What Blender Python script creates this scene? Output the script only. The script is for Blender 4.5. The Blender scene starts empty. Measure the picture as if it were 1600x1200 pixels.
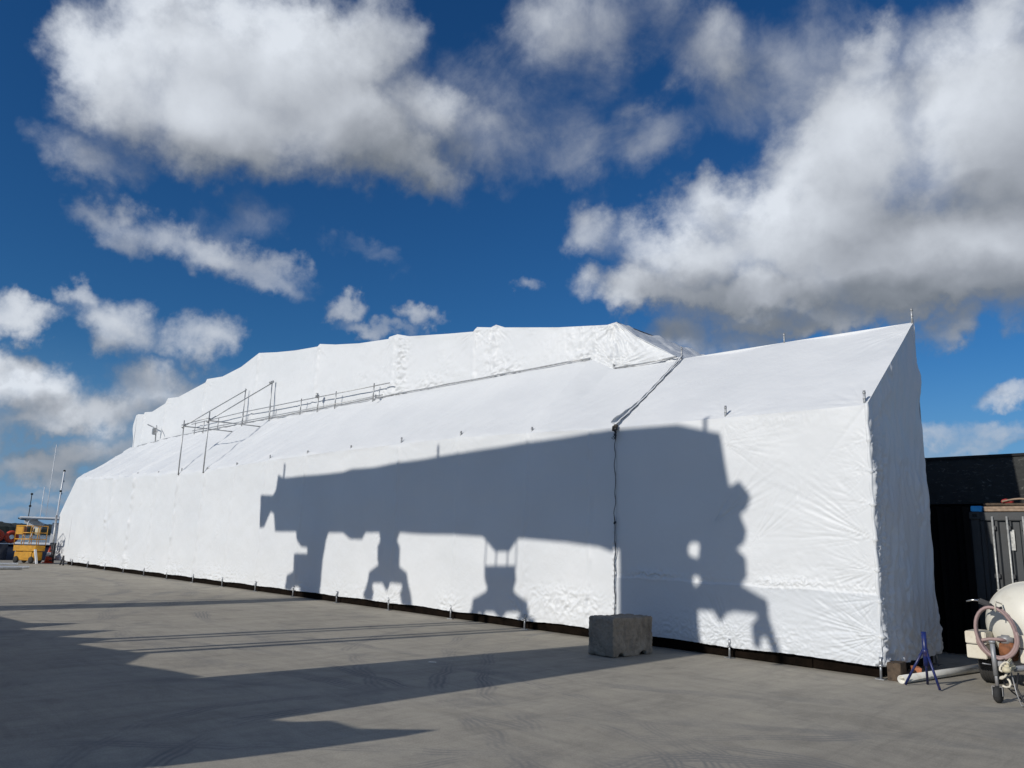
import bpy, bmesh, math, random
import numpy as np
from mathutils import Vector, Matrix, Euler
random.seed(7); rng = np.random.RandomState(11)
R = math.radians
scene = bpy.context.scene
COL = scene.collection

# ------------------------------------------------------------------ sun, sky
SUN_EL = 25.0
SUN_AZ = 186.0                     # degrees clockwise from +Y, where the sun stands
sd = Vector((math.sin(R(SUN_AZ))*math.cos(R(SUN_EL)), math.cos(R(SUN_AZ))*math.cos(R(SUN_EL)), math.sin(R(SUN_EL))))
sl = bpy.data.lights.new('sun', 'SUN'); sl.energy = 3.3; sl.angle = R(0.53); sl.color = (1.0, .955, .88)
so = bpy.data.objects.new('sun', sl); COL.objects.link(so)
so.rotation_euler = (-sd).to_track_quat('-Z', 'Y').to_euler()

# clouds: azimuth, elevation, half width, half height (degrees), tilt, density
CLOUDS = [
    (-75.6, 29.6, 3.8, 3.9, 18.0, 1.0),
    (-71.3, 32.5, 6.1, 4.1, 16.0, 1.1),
    (-64.3, 32.8, 7.4, 4.3, 12.0, 1.1),
    (-68.1, 28.8, 9.1, 4.3, 3.0, 1.1),
    (-59.5, 29.4, 7.2, 4.6, -16.0, 1.05),
    (-55.3, 27.3, 5.0, 2.7, -24.0, 0.9),
    (-53.0, 31.0, 3.4, 2.6, -34.0, 0.7),
    (-76.4, 24.1, 2.8, 2.0, -7.0, 0.35),
    (-58.5, 34.9, 3.8, 3.5, 9.0, 0.8),
    (-48.2, 28.7, 5.0, 2.4, -7.0, 0.35),
    (-43.0, 28.2, 4.1, 2.2, 10.0, 0.32),
    (-44.6, 31.0, 5.4, 2.2, -27.0, 0.22),
    (-66.4, 22.4, 2.9, 1.5, 10.0, 0.2),
    (-50.6, 33.7, 3.1, 2.5, 4.0, 0.2),
    (-41.1, 36.7, 4.7, 3.5, -1.0, 0.42),
    (-42.1, 33.1, 3.5, 2.1, 0.0, 0.2),
    (-35.2, 37.3, 3.4, 2.7, -5.0, 0.3),
    (-29.6, 34.8, 4.5, 3.1, -8.0, 0.45),
    (-34.3, 29.1, 3.5, 2.2, 11.0, 0.28),
    (-39.8, 23.5, 2.3, 2.0, -30.0, 0.42),
    (-28.8, 31.1, 2.9, 2.5, -7.0, 0.22),
    (-23.0, 32.8, 3.1, 3.9, -11.0, 0.35),
    (-73.8, 20.1, 3.3, 1.5, -4.0, 0.55),
    (-69.2, 19.7, 4.4, 1.7, -9.0, 0.6),
    (-65.1, 18.8, 3.8, 1.3, -15.0, 0.5),
    (-57.7, 20.4, 3.1, 1.0, -19.0, 0.2),
    (-44.5, 18.8, 0.9, 0.7, 1.0, 0.3),
    (-78.7, 13.0, 2.1, 1.3, 5.0, 0.85),
    (-73.6, 13.4, 2.9, 2.0, -19.0, 0.8),
    (-75.9, 14.9, 1.5, 1.2, 11.0, 0.7),
    (-68.3, 13.2, 2.2, 1.8, 7.0, 0.74),
    (-71.5, 12.8, 1.4, 1.3, 8.0, 0.5),
    (-78.3, 8.9, 3.8, 2.2, -4.0, 1.0),
    (-74.2, 7.7, 5.6, 2.1, 1.0, 0.9),
    (-70.5, 9.4, 4.3, 2.0, 6.0, 0.75),
    (-76.2, 6.7, 4.3, 1.2, 6.0, 0.8),
    (-79.3, 6.2, 2.0, 1.6, 6.0, 0.6),
    (-76.6, 4.0, 5.2, 1.3, 4.0, 0.8),
    (-73.4, 4.7, 3.3, 1.3, 4.0, 0.6),
    (-77.7, 2.1, 5.1, 0.5, 3.0, 0.35),
    (-76.8, 3.2, 2.1, 0.6, 4.0, 0.6),
    (-77.9, 0.9, 4.3, 0.6, 3.0, 0.5),
    (-11.0, 27.2, 6.6, 7.1, -16.0, 1.1),
    (-20.3, 26.7, 5.6, 5.4, 11.0, 1.0),
    (-23.6, 22.5, 8.9, 4.3, 4.0, 1.15),
    (-31.9, 21.4, 6.3, 3.4, -8.0, 1.1),
    (-35.4, 19.3, 4.6, 2.1, -2.0, 1.0),
    (-17.8, 20.1, 9.0, 5.0, -8.0, 1.2),
    (-12.1, 19.6, 6.8, 5.1, -10.0, 1.2),
    (-26.9, 18.4, 10.7, 2.2, -4.0, 1.15),
    (-16.9, 16.8, 9.7, 1.9, -7.0, 1.1),
    (-24.3, 16.4, 9.2, 1.2, -4.0, 0.9),
    (-19.0, 31.7, 2.8, 2.4, 43.0, 0.7),
    (-10.8, 32.3, 2.6, 2.8, -18.0, 0.8),
    (-15.2, 31.6, 2.0, 2.8, 18.0, 0.35),
    (-30.9, 24.5, 3.1, 2.2, -4.0, 0.8),
    (-14.8, 14.5, 2.7, 1.5, 22.0, 0.85),
    (-11.7, 14.7, 2.0, 1.1, 4.0, 0.6),
    (-11.6, 10.2, 1.8, 1.0, 7.0, 0.7),
    (-16.0, 8.0, 2.2, 1.1, -8.0, 0.62),
    (-12.8, 7.6, 2.5, 0.9, -3.0, 0.55),
    (-13.9, 6.8, 3.8, 0.7, -2.0, 0.5),
    (-58.4, 16.3, 1.6, 1.0, 5.0, 0.48),
    (-52.6, 16.7, 1.4, 0.9, 4.0, 0.42),
    (-55.4, 15.2, 2.8, 0.7, 4.0, 0.34),
    (-32.1, 15.2, 5.0, 1.6, -2.0, 0.6),
    (-27.5, 15.3, 3.9, 1.4, -3.0, 0.6)]
# broad sunlit heads (+) and shaded bases (-) of the clouds
TONES = [
    (-69.8, 31.3, 10.2, 5.0, 15.0, 0.34),
    (-73.7, 28.3, 4.9, 3.5, 16.0, 0.16),
    (-53.8, 27.9, 5.8, 3.1, -4.0, -0.28),
    (-60.1, 25.5, 8.8, 1.5, 8.0, -0.16),
    (-48.2, 27.8, 5.5, 3.1, 3.0, -0.1),
    (-72.4, 24.6, 5.8, 1.6, 14.0, -0.12),
    (-24.3, 16.7, 14.1, 2.1, -4.0, -0.34),
    (-55.5, 15.9, 5.1, 1.9, 5.0, -0.16),
    (-15.7, 21.4, 6.1, 2.5, 7.0, -0.26),
    (-12.0, 16.8, 5.1, 2.0, -9.0, -0.16),
    (-13.9, 28.6, 6.0, 4.3, 8.0, 0.22),
    (-28.6, 22.1, 6.9, 3.5, -5.0, 0.26),
    (-19.4, 26.2, 5.2, 4.6, 11.0, 0.16),
    (-17.8, 19.7, 6.7, 1.3, 3.0, 0.14),
    (-29.7, 34.4, 6.6, 3.9, -7.0, -0.16),
    (-40.0, 35.9, 5.2, 3.6, -2.0, 0.02),
    (-33.8, 28.6, 5.3, 3.0, -4.0, -0.16),
    (-43.5, 28.4, 3.7, 2.6, 1.0, -0.06),
    (-74.9, 7.7, 7.4, 1.2, -5.0, -0.2),
    (-70.5, 9.4, 4.7, 2.6, 6.0, -0.14),
    (-76.9, 3.8, 6.9, 2.0, 4.0, -0.22),
    (-72.8, 12.0, 2.3, 1.1, 8.0, -0.18),
    (-78.4, 9.5, 2.7, 1.0, 8.0, 0.12),
    (-68.3, 11.9, 2.0, 0.9, 7.0, -0.15),
    (-13.9, 7.2, 4.5, 2.0, -2.0, -0.16),
    (-32.1, 14.8, 5.9, 1.6, -2.0, -0.2)]
BACK = [(30, 30, 16, 8, 0, 1.1), (75, 45, 22, 10, 10, 1.1), (110, 20, 20, 7, 0, 1.0), (150, 55, 22, 12, 0, 1.1), (165, 14, 18, 5, 0, .9),  # unseen clouds added behind the camera for whiter fill light
        (225, 45, 20, 12, 0, 1.1), (215, 14, 16, 5, 0, .9), (255, 22, 14, 7, 0, 1.0), (310, 68, 18, 12, 0, 1.0), (60, 12, 18, 4, 0, 1.0)]
def direction(az, el):
    a, e = R(az), R(el)
    return Vector((math.sin(a)*math.cos(e), math.cos(a)*math.cos(e), math.sin(e)))

def cloud_group():
    g = bpy.data.node_groups.new('cloud_field', 'ShaderNodeTree')
    g.interface.new_socket('Vector', in_out='INPUT', socket_type='NodeSocketVector')
    g.interface.new_socket('Density', in_out='OUTPUT', socket_type='NodeSocketFloat')
    g.interface.new_socket('Soft', in_out='OUTPUT', socket_type='NodeSocketFloat')
    N, L = g.nodes, g.links
    gi = N.new('NodeGroupInput'); go = N.new('NodeGroupOutput')
    v = gi.outputs[0]
    def noise(scale, det, rough, col, src=v, dist=0.0):
        n = N.new('ShaderNodeTexNoise'); n.inputs['Scale'].default_value = scale
        n.inputs['Detail'].default_value = det; n.inputs['Roughness'].default_value = rough
        n.inputs['Distortion'].default_value = dist
        L.new(src, n.inputs['Vector']); return n.outputs['Color' if col else 'Fac']
    def vm(op, a, b=None, s=None):
        n = N.new('ShaderNodeVectorMath'); n.operation = op; L.new(a, n.inputs[0])
        if b is not None:
            if isinstance(b, tuple): n.inputs[1].default_value = b
            else: L.new(b, n.inputs[1])
        if s is not None: n.inputs['Scale'].default_value = s
        return n
    def mt(op, a, b=None, c=None):
        n = N.new('ShaderNodeMath'); n.operation = op
        for i, q in enumerate((a, b, c)):
            if q is None: continue
            if isinstance(q, (int, float)): n.inputs[i].default_value = q
            else: L.new(q, n.inputs[i])
        return n.outputs[0]
    w1 = vm('SCALE', vm('SUBTRACT', noise(7, 2, .5, True), (.5, .5, .5)).outputs[0], s=.085).outputs[0]
    w2 = vm('SCALE', vm('SUBTRACT', noise(24, 5, .58, True), (.5, .5, .5)).outputs[0], s=.078).outputs[0]
    wv = vm('ADD', v, vm('ADD', w1, w2).outputs[0]).outputs[0]
    acc = None
    for az, el, w, h, rot, s in CLOUDS+BACK:
        c = direction(az, el)
        hh = Vector((math.cos(R(az)), -math.sin(R(az)), 0)); up = hh.cross(c)
        t1 = hh*math.cos(R(rot)) + up*math.sin(R(rot)); t2 = c.cross(t1)
        k = 1.14
        if s < .5: s = s*1.25
        q = vm('SUBTRACT', wv, tuple(c)).outputs[0]
        da = vm('DOT_PRODUCT', q, tuple(t1/(R(w)*k))).outputs['Value']
        db = vm('DOT_PRODUCT', q, tuple(t2/(R(h)*k))).outputs['Value']
        rr = mt('MULTIPLY_ADD', db, db, mt('MULTIPLY', da, da))
        bl = mt('MULTIPLY_ADD', rr, -.8*s, .8*s)
        acc = bl if acc is None else mt('SMOOTH_MAX', acc, bl, .25)
    n1 = mt('SUBTRACT', noise(9, 10, .62, False, dist=.3), .5)
    n0 = mt('SUBTRACT', noise(9, 2, .5, False), .5)
    L.new(mt('MULTIPLY_ADD', n1, .95, acc), go.inputs[0])
    L.new(mt('MULTIPLY_ADD', n0, .22, acc), go.inputs[1])
    return g

def tone_group():
    g = bpy.data.node_groups.new('cloud_tone', 'ShaderNodeTree')
    g.interface.new_socket('Vector', in_out='INPUT', socket_type='NodeSocketVector')
    g.interface.new_socket('Tone', in_out='OUTPUT', socket_type='NodeSocketFloat')
    N, L = g.nodes, g.links
    gi = N.new('NodeGroupInput'); go = N.new('NodeGroupOutput')
    ns = N.new('ShaderNodeTexNoise'); ns.inputs['Scale'].default_value = 10; ns.inputs['Detail'].default_value = 4; L.new(gi.outputs[0], ns.inputs[0])
    def vm(op, a, b):
        n = N.new('ShaderNodeVectorMath'); n.operation = op; L.new(a, n.inputs[0])
        if isinstance(b, tuple): n.inputs[1].default_value = b
        else: L.new(b, n.inputs[1])
        return n.outputs['Value' if op == 'DOT_PRODUCT' else 'Vector']
    def mt(op, *q):
        n = N.new('ShaderNodeMath'); n.operation = op
        for i, x in enumerate(q):
            if isinstance(x, (int, float)): n.inputs[i].default_value = x
            else: L.new(x, n.inputs[i])
        return n.outputs[0]
    wv = vm('ADD', gi.outputs[0], vm('MULTIPLY', vm('SUBTRACT', ns.outputs['Color'], (.5, .5, .5)), (.10, .10, .10)))
    acc = None
    for az, el, w, h, rot, s in TONES:
        c = direction(az, el); hh = Vector((math.cos(R(az)), -math.sin(R(az)), 0)); up = hh.cross(c)
        t1 = hh*math.cos(R(rot)) + up*math.sin(R(rot)); t2 = c.cross(t1)
        q = vm('SUBTRACT', wv, tuple(c))
        da = vm('DOT_PRODUCT', q, tuple(t1/(R(w)*1.2))); db = vm('DOT_PRODUCT', q, tuple(t2/(R(h)*1.2)))
        e = mt('MAXIMUM', mt('SUBTRACT', 1.0, mt('MULTIPLY_ADD', db, db, mt('MULTIPLY', da, da))), 0.0)
        acc = mt('MULTIPLY', e, float(s)) if acc is None else mt('MULTIPLY_ADD', e, float(s), acc)
    L.new(acc, go.inputs[0]); return g

def build_world():
    w = bpy.data.worlds.new('World'); scene.world = w; w.use_nodes = True
    nt = w.node_tree; N, L = nt.nodes, nt.links
    for n in list(N): N.remove(n)
    out = N.new('ShaderNodeOutputWorld'); bg = N.new('ShaderNodeBackground'); bg.inputs[1].default_value = .1
    L.new(bg.outputs[0], out.inputs[0])
    sky = N.new('ShaderNodeTexSky'); sky.sky_type = 'NISHITA'; sky.sun_disc = False
    sky.sun_elevation = R(SUN_EL); sky.sun_rotation = R(SUN_AZ)
    sky.air_density = 1.0; sky.dust_density = .1; sky.ozone_density = 3.2; sky.altitude = 0
    hs = N.new('ShaderNodeHueSaturation'); hs.inputs['Saturation'].default_value = 1.22; hs.inputs['Value'].default_value = SKYV
    L.new(sky.outputs[0], hs.inputs['Color'])
    ti = N.new('ShaderNodeMix'); ti.data_type = 'RGBA'; ti.blend_type = 'MULTIPLY'; ti.inputs[0].default_value = 1
    L.new(hs.outputs[0], ti.inputs[6]); ti.inputs[7].default_value = (.52, .905, 1.20, 1)
    tc = N.new('ShaderNodeTexCoord'); v = tc.outputs['Generated']
    sx = N.new('ShaderNodeSeparateXYZ'); L.new(v, sx.inputs[0])
    hz = N.new('ShaderNodeMapRange'); hz.interpolation_type = 'SMOOTHSTEP'; L.new(sx.outputs[2], hz.inputs[0])
    hz.inputs[1].default_value = -.02; hz.inputs[2].default_value = .24; hz.inputs[3].default_value = .85; hz.inputs[4].default_value = 0
    hm = N.new('ShaderNodeMix'); hm.data_type = 'RGBA'; L.new(hz.outputs[0], hm.inputs[0]); L.new(ti.outputs[2], hm.inputs[6]); hm.inputs[7].default_value = (1.55, 2.95, 5.2, 1)
    # in the world shader Generated is the view direction
    g = cloud_group()
    def field(off):
        n = N.new('ShaderNodeGroup'); n.node_tree = g
        if off is None: L.new(v, n.inputs[0])
        else:
            a = N.new('ShaderNodeVectorMath'); a.operation = 'ADD'; a.inputs[1].default_value = off
            L.new(v, a.inputs[0]); L.new(a.outputs[0], n.inputs[0])
        return n.outputs
    d0, s0 = field(None); d1, s1 = field((-.02, -.012, .055))
    def mr(src, a, b, c, d, sm=True):
        n = N.new('ShaderNodeMapRange'); n.interpolation_type = 'SMOOTHSTEP' if sm else 'LINEAR'
        L.new(src, n.inputs[0])
        for i, q in enumerate((a, b, c, d)): n.inputs[i+1].default_value = q
        return n.outputs[0]
    def mt(op, a, b):
        n = N.new('ShaderNodeMath'); n.operation = op
        for i, q in enumerate((a, b)):
            if isinstance(q, (int, float)): n.inputs[i].default_value = q
            else: L.new(q, n.inputs[i])
        return n.outputs[0]
    alpha = mr(d0, -.06, .78, 0, 1)
    t = mt('ADD', mt('SUBTRACT', s0, mt('MAXIMUM', s1, 0.0)), mt('MULTIPLY', mt('SUBTRACT', d0, s0), .30))
    # thick parts whose upper neighbour is thick too read as grey bases
    thick = mr(s1, .25, 1.3, 0, 1, False)
    sh = mt('SUBTRACT', mt('MULTIPLY', t, .72), mt('MULTIPLY', thick, -.02))
    tg = N.new('ShaderNodeGroup'); tg.node_tree = tone_group(); L.new(v, tg.inputs[0])
    sh = mt('ADD', sh, tg.outputs[0])
    cr = N.new('ShaderNodeValToRGB'); L.new(mr(sh, -.86, .64, 0, 1, False), cr.inputs[0])
    e = cr.color_ramp.elements
    e[0].position = 0; e[0].color = (.13, .155, .19, 1)
    e[1].position = 1; e[1].color = (.80, .85, .92, 1)
    for p, c in ((.3, (.21, .235, .27, 1)), (.55, (.40, .43, .48, 1)), (.78, (.61, .65, .71, 1))):
        q = e.new(p); q.color = c
    sc = N.new('ShaderNodeMix'); sc.data_type = 'RGBA'; sc.blend_type = 'MULTIPLY'; sc.inputs[0].default_value = 1
    L.new(cr.outputs[0], sc.inputs[6]); sc.inputs[7].default_value = (CLV, CLV, CLV, 1)
    mx = N.new('ShaderNodeMix'); mx.data_type = 'RGBA'
    L.new(mt('MULTIPLY', alpha, .97), mx.inputs[0]); L.new(hm.outputs[2], mx.inputs[6]); L.new(sc.outputs[2], mx.inputs[7])
    L.new(mx.outputs[2], bg.inputs[0])
    w.cycles.sampling_method = 'MANUAL'; w.cycles.sample_map_resolution = 512
SKYV = 0.585; CLV = 9.3
build_world()

# ------------------------------------------------------------------ camera
cd = bpy.data.cameras.new('camera'); cam = bpy.data.objects.new('camera', cd); COL.objects.link(cam)
cd.sensor_width = 36; cd.lens = 27.0; cd.clip_start = .05; cd.clip_end = 30000
cam.matrix_world = Matrix(((.70467964, .12258514, .69885584, 0), (.70887645, -.16376065, -.68605877, 0),
                           (.03034448, .97885409, -.20229651, 1.65), (0, 0, 0, 1)))
scene.camera = cam
scene.view_settings.view_transform = 'Standard'; scene.view_settings.look = 'None'
scene.view_settings.exposure = 0; scene.view_settings.gamma = 1

# ------------------------------------------------------------------ helpers
def link(o, parent=None):
    COL.objects.link(o)
    if parent is not None: o.parent = parent
    return o
def empty(name, label, cat, loc=(0, 0, 0), rz=0.0, group=None):
    o = bpy.data.objects.new(name, None); COL.objects.link(o)
    o.location = loc; o.rotation_euler = (0, 0, rz); o.empty_display_size = .2
    o['label'] = label; o['category'] = cat
    if group: o['group'] = group
    return o
def tag(o, label=None, cat=None, group=None, kind=None):
    if label: o['label'] = label
    if cat: o['category'] = cat
    if group: o['group'] = group
    if kind: o['kind'] = kind
    return o
class MB:
    """collects boxes, tubes, lathes and prisms; build() links them as one mesh object"""
    def __init__(s): s.bm = bmesh.new()
    def box(s, c, d, rot=None, bev=0.0):
        r = bmesh.ops.create_cube(s.bm, size=1.0); vs = r['verts']
        bmesh.ops.scale(s.bm, vec=d, verts=vs)
        if bev > 0:
            es = list({e for v in vs for e in v.link_edges})
            rb = bmesh.ops.bevel(s.bm, geom=es, offset=bev, segments=2, affect='EDGES')
            vs = list({v for f in rb['faces'] for v in f.verts} | {v for v in vs if v.is_valid})
        if rot is not None: bmesh.ops.rotate(s.bm, cent=(0, 0, 0), matrix=Euler(rot).to_matrix(), verts=vs)
        bmesh.ops.translate(s.bm, vec=c, verts=vs); return s
    def tube(s, pts, r, seg=10, cap=True, closed=False):
        pts = [Vector(p) for p in pts]; n = len(pts)
        rr = r if isinstance(r, (list, tuple)) else [r]*n
        rings = []; prev = None
        for i, p in enumerate(pts):
            if closed: t = pts[(i+1) % n]-pts[i-1]
            elif i == 0: t = pts[1]-p
            elif i == n-1: t = p-pts[i-1]
            else: t = (pts[i+1]-p).normalized()+(p-pts[i-1]).normalized()
            t.normalize()
            if prev is None:
                a = Vector((0, 0, 1)) if abs(t.z) < .9 else Vector((1, 0, 0)); u = t.cross(a).normalized()
            else: u = (prev - t*prev.dot(t)).normalized()
            prev = u; w = t.cross(u)
            rings.append([s.bm.verts.new(p+(u*math.cos(2*math.pi*k/seg)+w*math.sin(2*math.pi*k/seg))*rr[i]) for k in range(seg)])
        m = n if closed else n-1
        for i in range(m):
            A, B = rings[i], rings[(i+1) % n]
            for k in range(seg):
                f = s.bm.faces.new((A[k], A[(k+1) % seg], B[(k+1) % seg], B[k])); f.smooth = True
        if cap and not closed:
            s.bm.faces.new(rings[0][::-1]); s.bm.faces.new(rings[-1])
        return s
    def lathe(s, prof, c, axis='Z', seg=24):
        c = Vector(c); rings = []
        for (rad, h) in prof:
            ring = []
            for k in range(seg):
                a = 2*math.pi*k/seg; x, y = rad*math.cos(a), rad*math.sin(a)
                p = {'Z': (x, y, h), 'Y': (x, h, y), 'X': (h, x, y)}[axis]
                ring.append(s.bm.verts.new(c+Vector(p)))
            rings.append(ring)
        for A, B in zip(rings, rings[1:]):
            for k in range(seg):
                f = s.bm.faces.new((A[k], A[(k+1) % seg], B[(k+1) % seg], B[k])); f.smooth = True
        s.bm.faces.new(rings[0][::-1]); s.bm.faces.new(rings[-1]); return s
    def prism(s, pts, a, b, plane='XZ'):
        def P(u, v, w): return {'XZ': (u, w, v), 'XY': (u, v, w), 'YZ': (w, u, v)}[plane]
        A = [s.bm.verts.new(P(u, v, a)) for u, v in pts]; B = [s.bm.verts.new(P(u, v, b)) for u, v in pts]
        n = len(pts)
        fs = [s.bm.faces.new(A), s.bm.faces.new(B[::-1])]
        for k in range(n): fs.append(s.bm.faces.new((A[k], B[k], B[(k+1) % n], A[(k+1) % n])))
        for f in fs: f.normal_update()
        bmesh.ops.triangulate(s.bm, faces=fs[:2], quad_method='BEAUTY', ngon_method='EAR_CLIP'); return s
    def build(s, name, mat, parent=None, smooth=None):
        bmesh.ops.recalc_face_normals(s.bm, faces=s.bm.faces)
        me = bpy.data.meshes.new(name); s.bm.to_mesh(me); s.bm.free()
        for m in (mat if isinstance(mat, (list, tuple)) else [mat]): me.materials.append(m)
        if smooth: me.shade_smooth()
        return link(bpy.data.objects.new(name, me), parent)
def copy_tree(o, parent=None):
    c = o.copy(); COL.objects.link(c); c.parent = parent
    for ch in list(o.children): copy_tree(ch, c)
    return c

# numpy gradient noise
_perm = rng.permutation(512).astype(np.int64)
_grad = rng.uniform(-1, 1, (512, 2)); _grad /= np.linalg.norm(_grad, axis=1)[:, None]
def pn(x, y, seed=0):
    x = np.asarray(x, float)+seed*17.31; y = np.asarray(y, float)-seed*9.77
    xi = np.floor(x).astype(np.int64); yi = np.floor(y).astype(np.int64); xf = x-xi; yf = y-yi
    def g(a, b):
        h = _perm[(_perm[(xi+a) & 511]+yi+b) & 511]; q = _grad[h]
        return q[..., 0]*(xf-a)+q[..., 1]*(yf-b)
    u = xf**3*(xf*(xf*6-15)+10); v = yf**3*(yf*(yf*6-15)+10)
    return ((g(0, 0)*(1-u)+g(1, 0)*u)*(1-v)+(g(0, 1)*(1-u)+g(1, 1)*u)*v)*1.5
def fbm(x, y, o=4, seed=0):
    s = 0; a = 1.0
    for k in range(o): s = s+a*pn(x*2**k, y*2**k, seed+k); a *= .5
    return s
def crumple(x, y, sc, seed=0):
    """sharp creased plastic: folded ridges at two sizes, warped"""
    wx = x+.35*sc*pn(x/sc/1.7, y/sc/1.7, seed+5); wy = y+.35*sc*pn(x/sc/1.7, y/sc/1.7, seed+6)
    a = 1-2*np.abs(pn(wx/sc, wy/sc, seed)); b = 1-2*np.abs(pn(wx/sc*2.1, wy/sc*2.1, seed+1))
    return a*.65+b*.35
def radial(u, v, cu, cv, rad, k, amp, a0=None, half=None, seed=0, inner=.06):
    """gathers running out from a tied point"""
    du = u-cu; dv = v-cv; r = np.hypot(du, dv); th = np.arctan2(dv, du)
    w = np.clip(r/inner, 0, 1)*np.exp(-(r/rad)**1.6)
    if a0 is not None:
        dd = np.abs((th-a0+np.pi) % (2*np.pi)-np.pi); w = w*np.clip(1.3-dd/half, 0, 1)
    n = pn(th*k+3, r*1.2/rad, seed)
    return amp*w*(1-2.2*np.abs(n)-.3)
def band(v, c, w): return np.exp(-((v-c)/w)**2)
def sheet(name, mat, parent, us, vs, base, disp, wobble=None):
    """us, vs 1-D parameters; base(U,V)->(3 arrays); disp(U,V)->offset along the local normal"""
    U, V = np.meshgrid(us, vs, indexing='ij')
    P = np.stack(base(U, V), -1)
    du = np.gradient(P, axis=0); dv = np.gradient(P, axis=1); n = np.cross(du, dv)
    n /= np.linalg.norm(n, axis=-1)[..., None]+1e-12
    if disp is not None: P = P+n*disp(U, V)[..., None]
    nu, nv = U.shape
    me = bpy.data.meshes.new(name)
    idx = np.arange(nu*nv).reshape(nu, nv)
    q = np.stack([idx[:-1, :-1], idx[1:, :-1], idx[1:, 1:], idx[:-1, 1:]], -1).reshape(-1, 4)
    me.vertices.add(nu*nv); me.vertices.foreach_set('co', P.reshape(-1))
    me.loops.add(q.size); me.loops.foreach_set('vertex_index', q.reshape(-1).astype(np.int32))
    me.polygons.add(len(q)); me.polygons.foreach_set('loop_start', np.arange(0, q.size, 4, dtype=np.int32))
    me.polygons.foreach_set('use_smooth', np.ones(len(q), bool))
    me.update(); me.validate()
    me.materials.append(mat)
    return link(bpy.data.objects.new(name, me), parent)

# ------------------------------------------------------------------ materials
def new_mat(name):
    m = bpy.data.materials.new(name); m.use_nodes = True
    nt = m.node_tree; b = nt.nodes['Principled BSDF']; return m, nt, b
def node(nt, t, **kw):
    n = nt.nodes.new(t)
    for k, v in kw.items():
        if k.startswith('in_'):
            key = k[3:]; n.inputs[int(key) if key.isdigit() else key.replace('_', ' ')].default_value = v
        else: setattr(n, k, v)
    return n
def noise_fac(nt, scale, detail=4, rough=.55, vec=None, dist=0.0):
    n = node(nt, 'ShaderNodeTexNoise'); n.inputs['Scale'].default_value = scale
    n.inputs['Detail'].default_value = detail; n.inputs['Roughness'].default_value = rough; n.inputs['Distortion'].default_value = dist
    if vec is not None: nt.links.new(vec, n.inputs['Vector'])
    return n.outputs['Fac']
def ramp(nt, src, stops):
    r = node(nt, 'ShaderNodeValToRGB'); nt.links.new(src, r.inputs[0]); e = r.color_ramp.elements
    for i, (p, c) in enumerate(stops):
        q = e[i] if i < 2 else e.new(p)
        q.position = p; q.color = (*c, 1) if len(c) == 3 else c
    return r.outputs[0]
def objvec(nt, scale=(1, 1, 1), rot=(0, 0, 0)):
    tc = node(nt, 'ShaderNodeTexCoord'); mp = node(nt, 'ShaderNodeMapping')
    mp.inputs['Scale'].default_value = scale; mp.inputs['Rotation'].default_value = rot
    nt.links.new(tc.outputs['Object'], mp.inputs[0]); return mp.outputs[0]
def bump(nt, b, h, dist, strength=1.0, prev=None):
    n = node(nt, 'ShaderNodeBump'); n.inputs['Distance'].default_value = dist; n.inputs['Strength'].default_value = strength
    nt.links.new(h, n.inputs['Height'])
    if prev is not None: nt.links.new(prev, n.inputs['Normal'])
    nt.links.new(n.outputs[0], b.inputs['Normal']); return n.outputs[0]
def mixc(nt, f, a, b, mode='MIX'):
    n = node(nt, 'ShaderNodeMix', data_type='RGBA', blend_type=mode)
    for i, q in ((0, f), (6, a), (7, b)):
        if isinstance(q, (int, float)): n.inputs[i].default_value = q
        elif isinstance(q, tuple): n.inputs[i].default_value = (*q, 1) if len(q) == 3 else q
        else: nt.links.new(q, n.inputs[i])
    return n.outputs[2]
def math_(nt, op, *a, clamp=False):
    n = node(nt, 'ShaderNodeMath', operation=op); n.use_clamp = clamp
    for i, q in enumerate(a):
        if isinstance(q, (int, float)): n.inputs[i].default_value = q
        else: nt.links.new(q, n.inputs[i])
    return n.outputs[0]
def simple(name, col, rough=.5, metal=0.0, var=.25, scale=8.0, bmp=0.0, dirt=None, dirt_scale=5.0, dirt_amt=.5, spec=None):
    m, nt, b = new_mat(name); v = objvec(nt)
    n = noise_fac(nt, scale, 5, .6, v)
    a = tuple(c*(1-var) for c in col); c2 = tuple(min(1, c*(1+var)) for c in col)
    c = ramp(nt, n, [(.3, a), (.7, c2)])
    if dirt:
        d = noise_fac(nt, dirt_scale, 8, .7, v)
        f = ramp(nt, d, [(.5, (0, 0, 0)), (.68, (dirt_amt,)*3)])
        c = mixc(nt, f, c, dirt)
    nt.links.new(c, b.inputs['Base Color'])
    rr = node(nt, 'ShaderNodeMapRange'); nt.links.new(n, rr.inputs[0])
    rr.inputs[3].default_value = max(0, rough-.1); rr.inputs[4].default_value = min(1, rough+.1)
    nt.links.new(rr.outputs[0], b.inputs['Roughness'])
    b.inputs['Metallic'].default_value = metal
    if spec is not None: b.inputs['Specular IOR Level'].default_value = spec
    if bmp: bump(nt, b, noise_fac(nt, scale*4, 4, .6, v), bmp)
    return m

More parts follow.
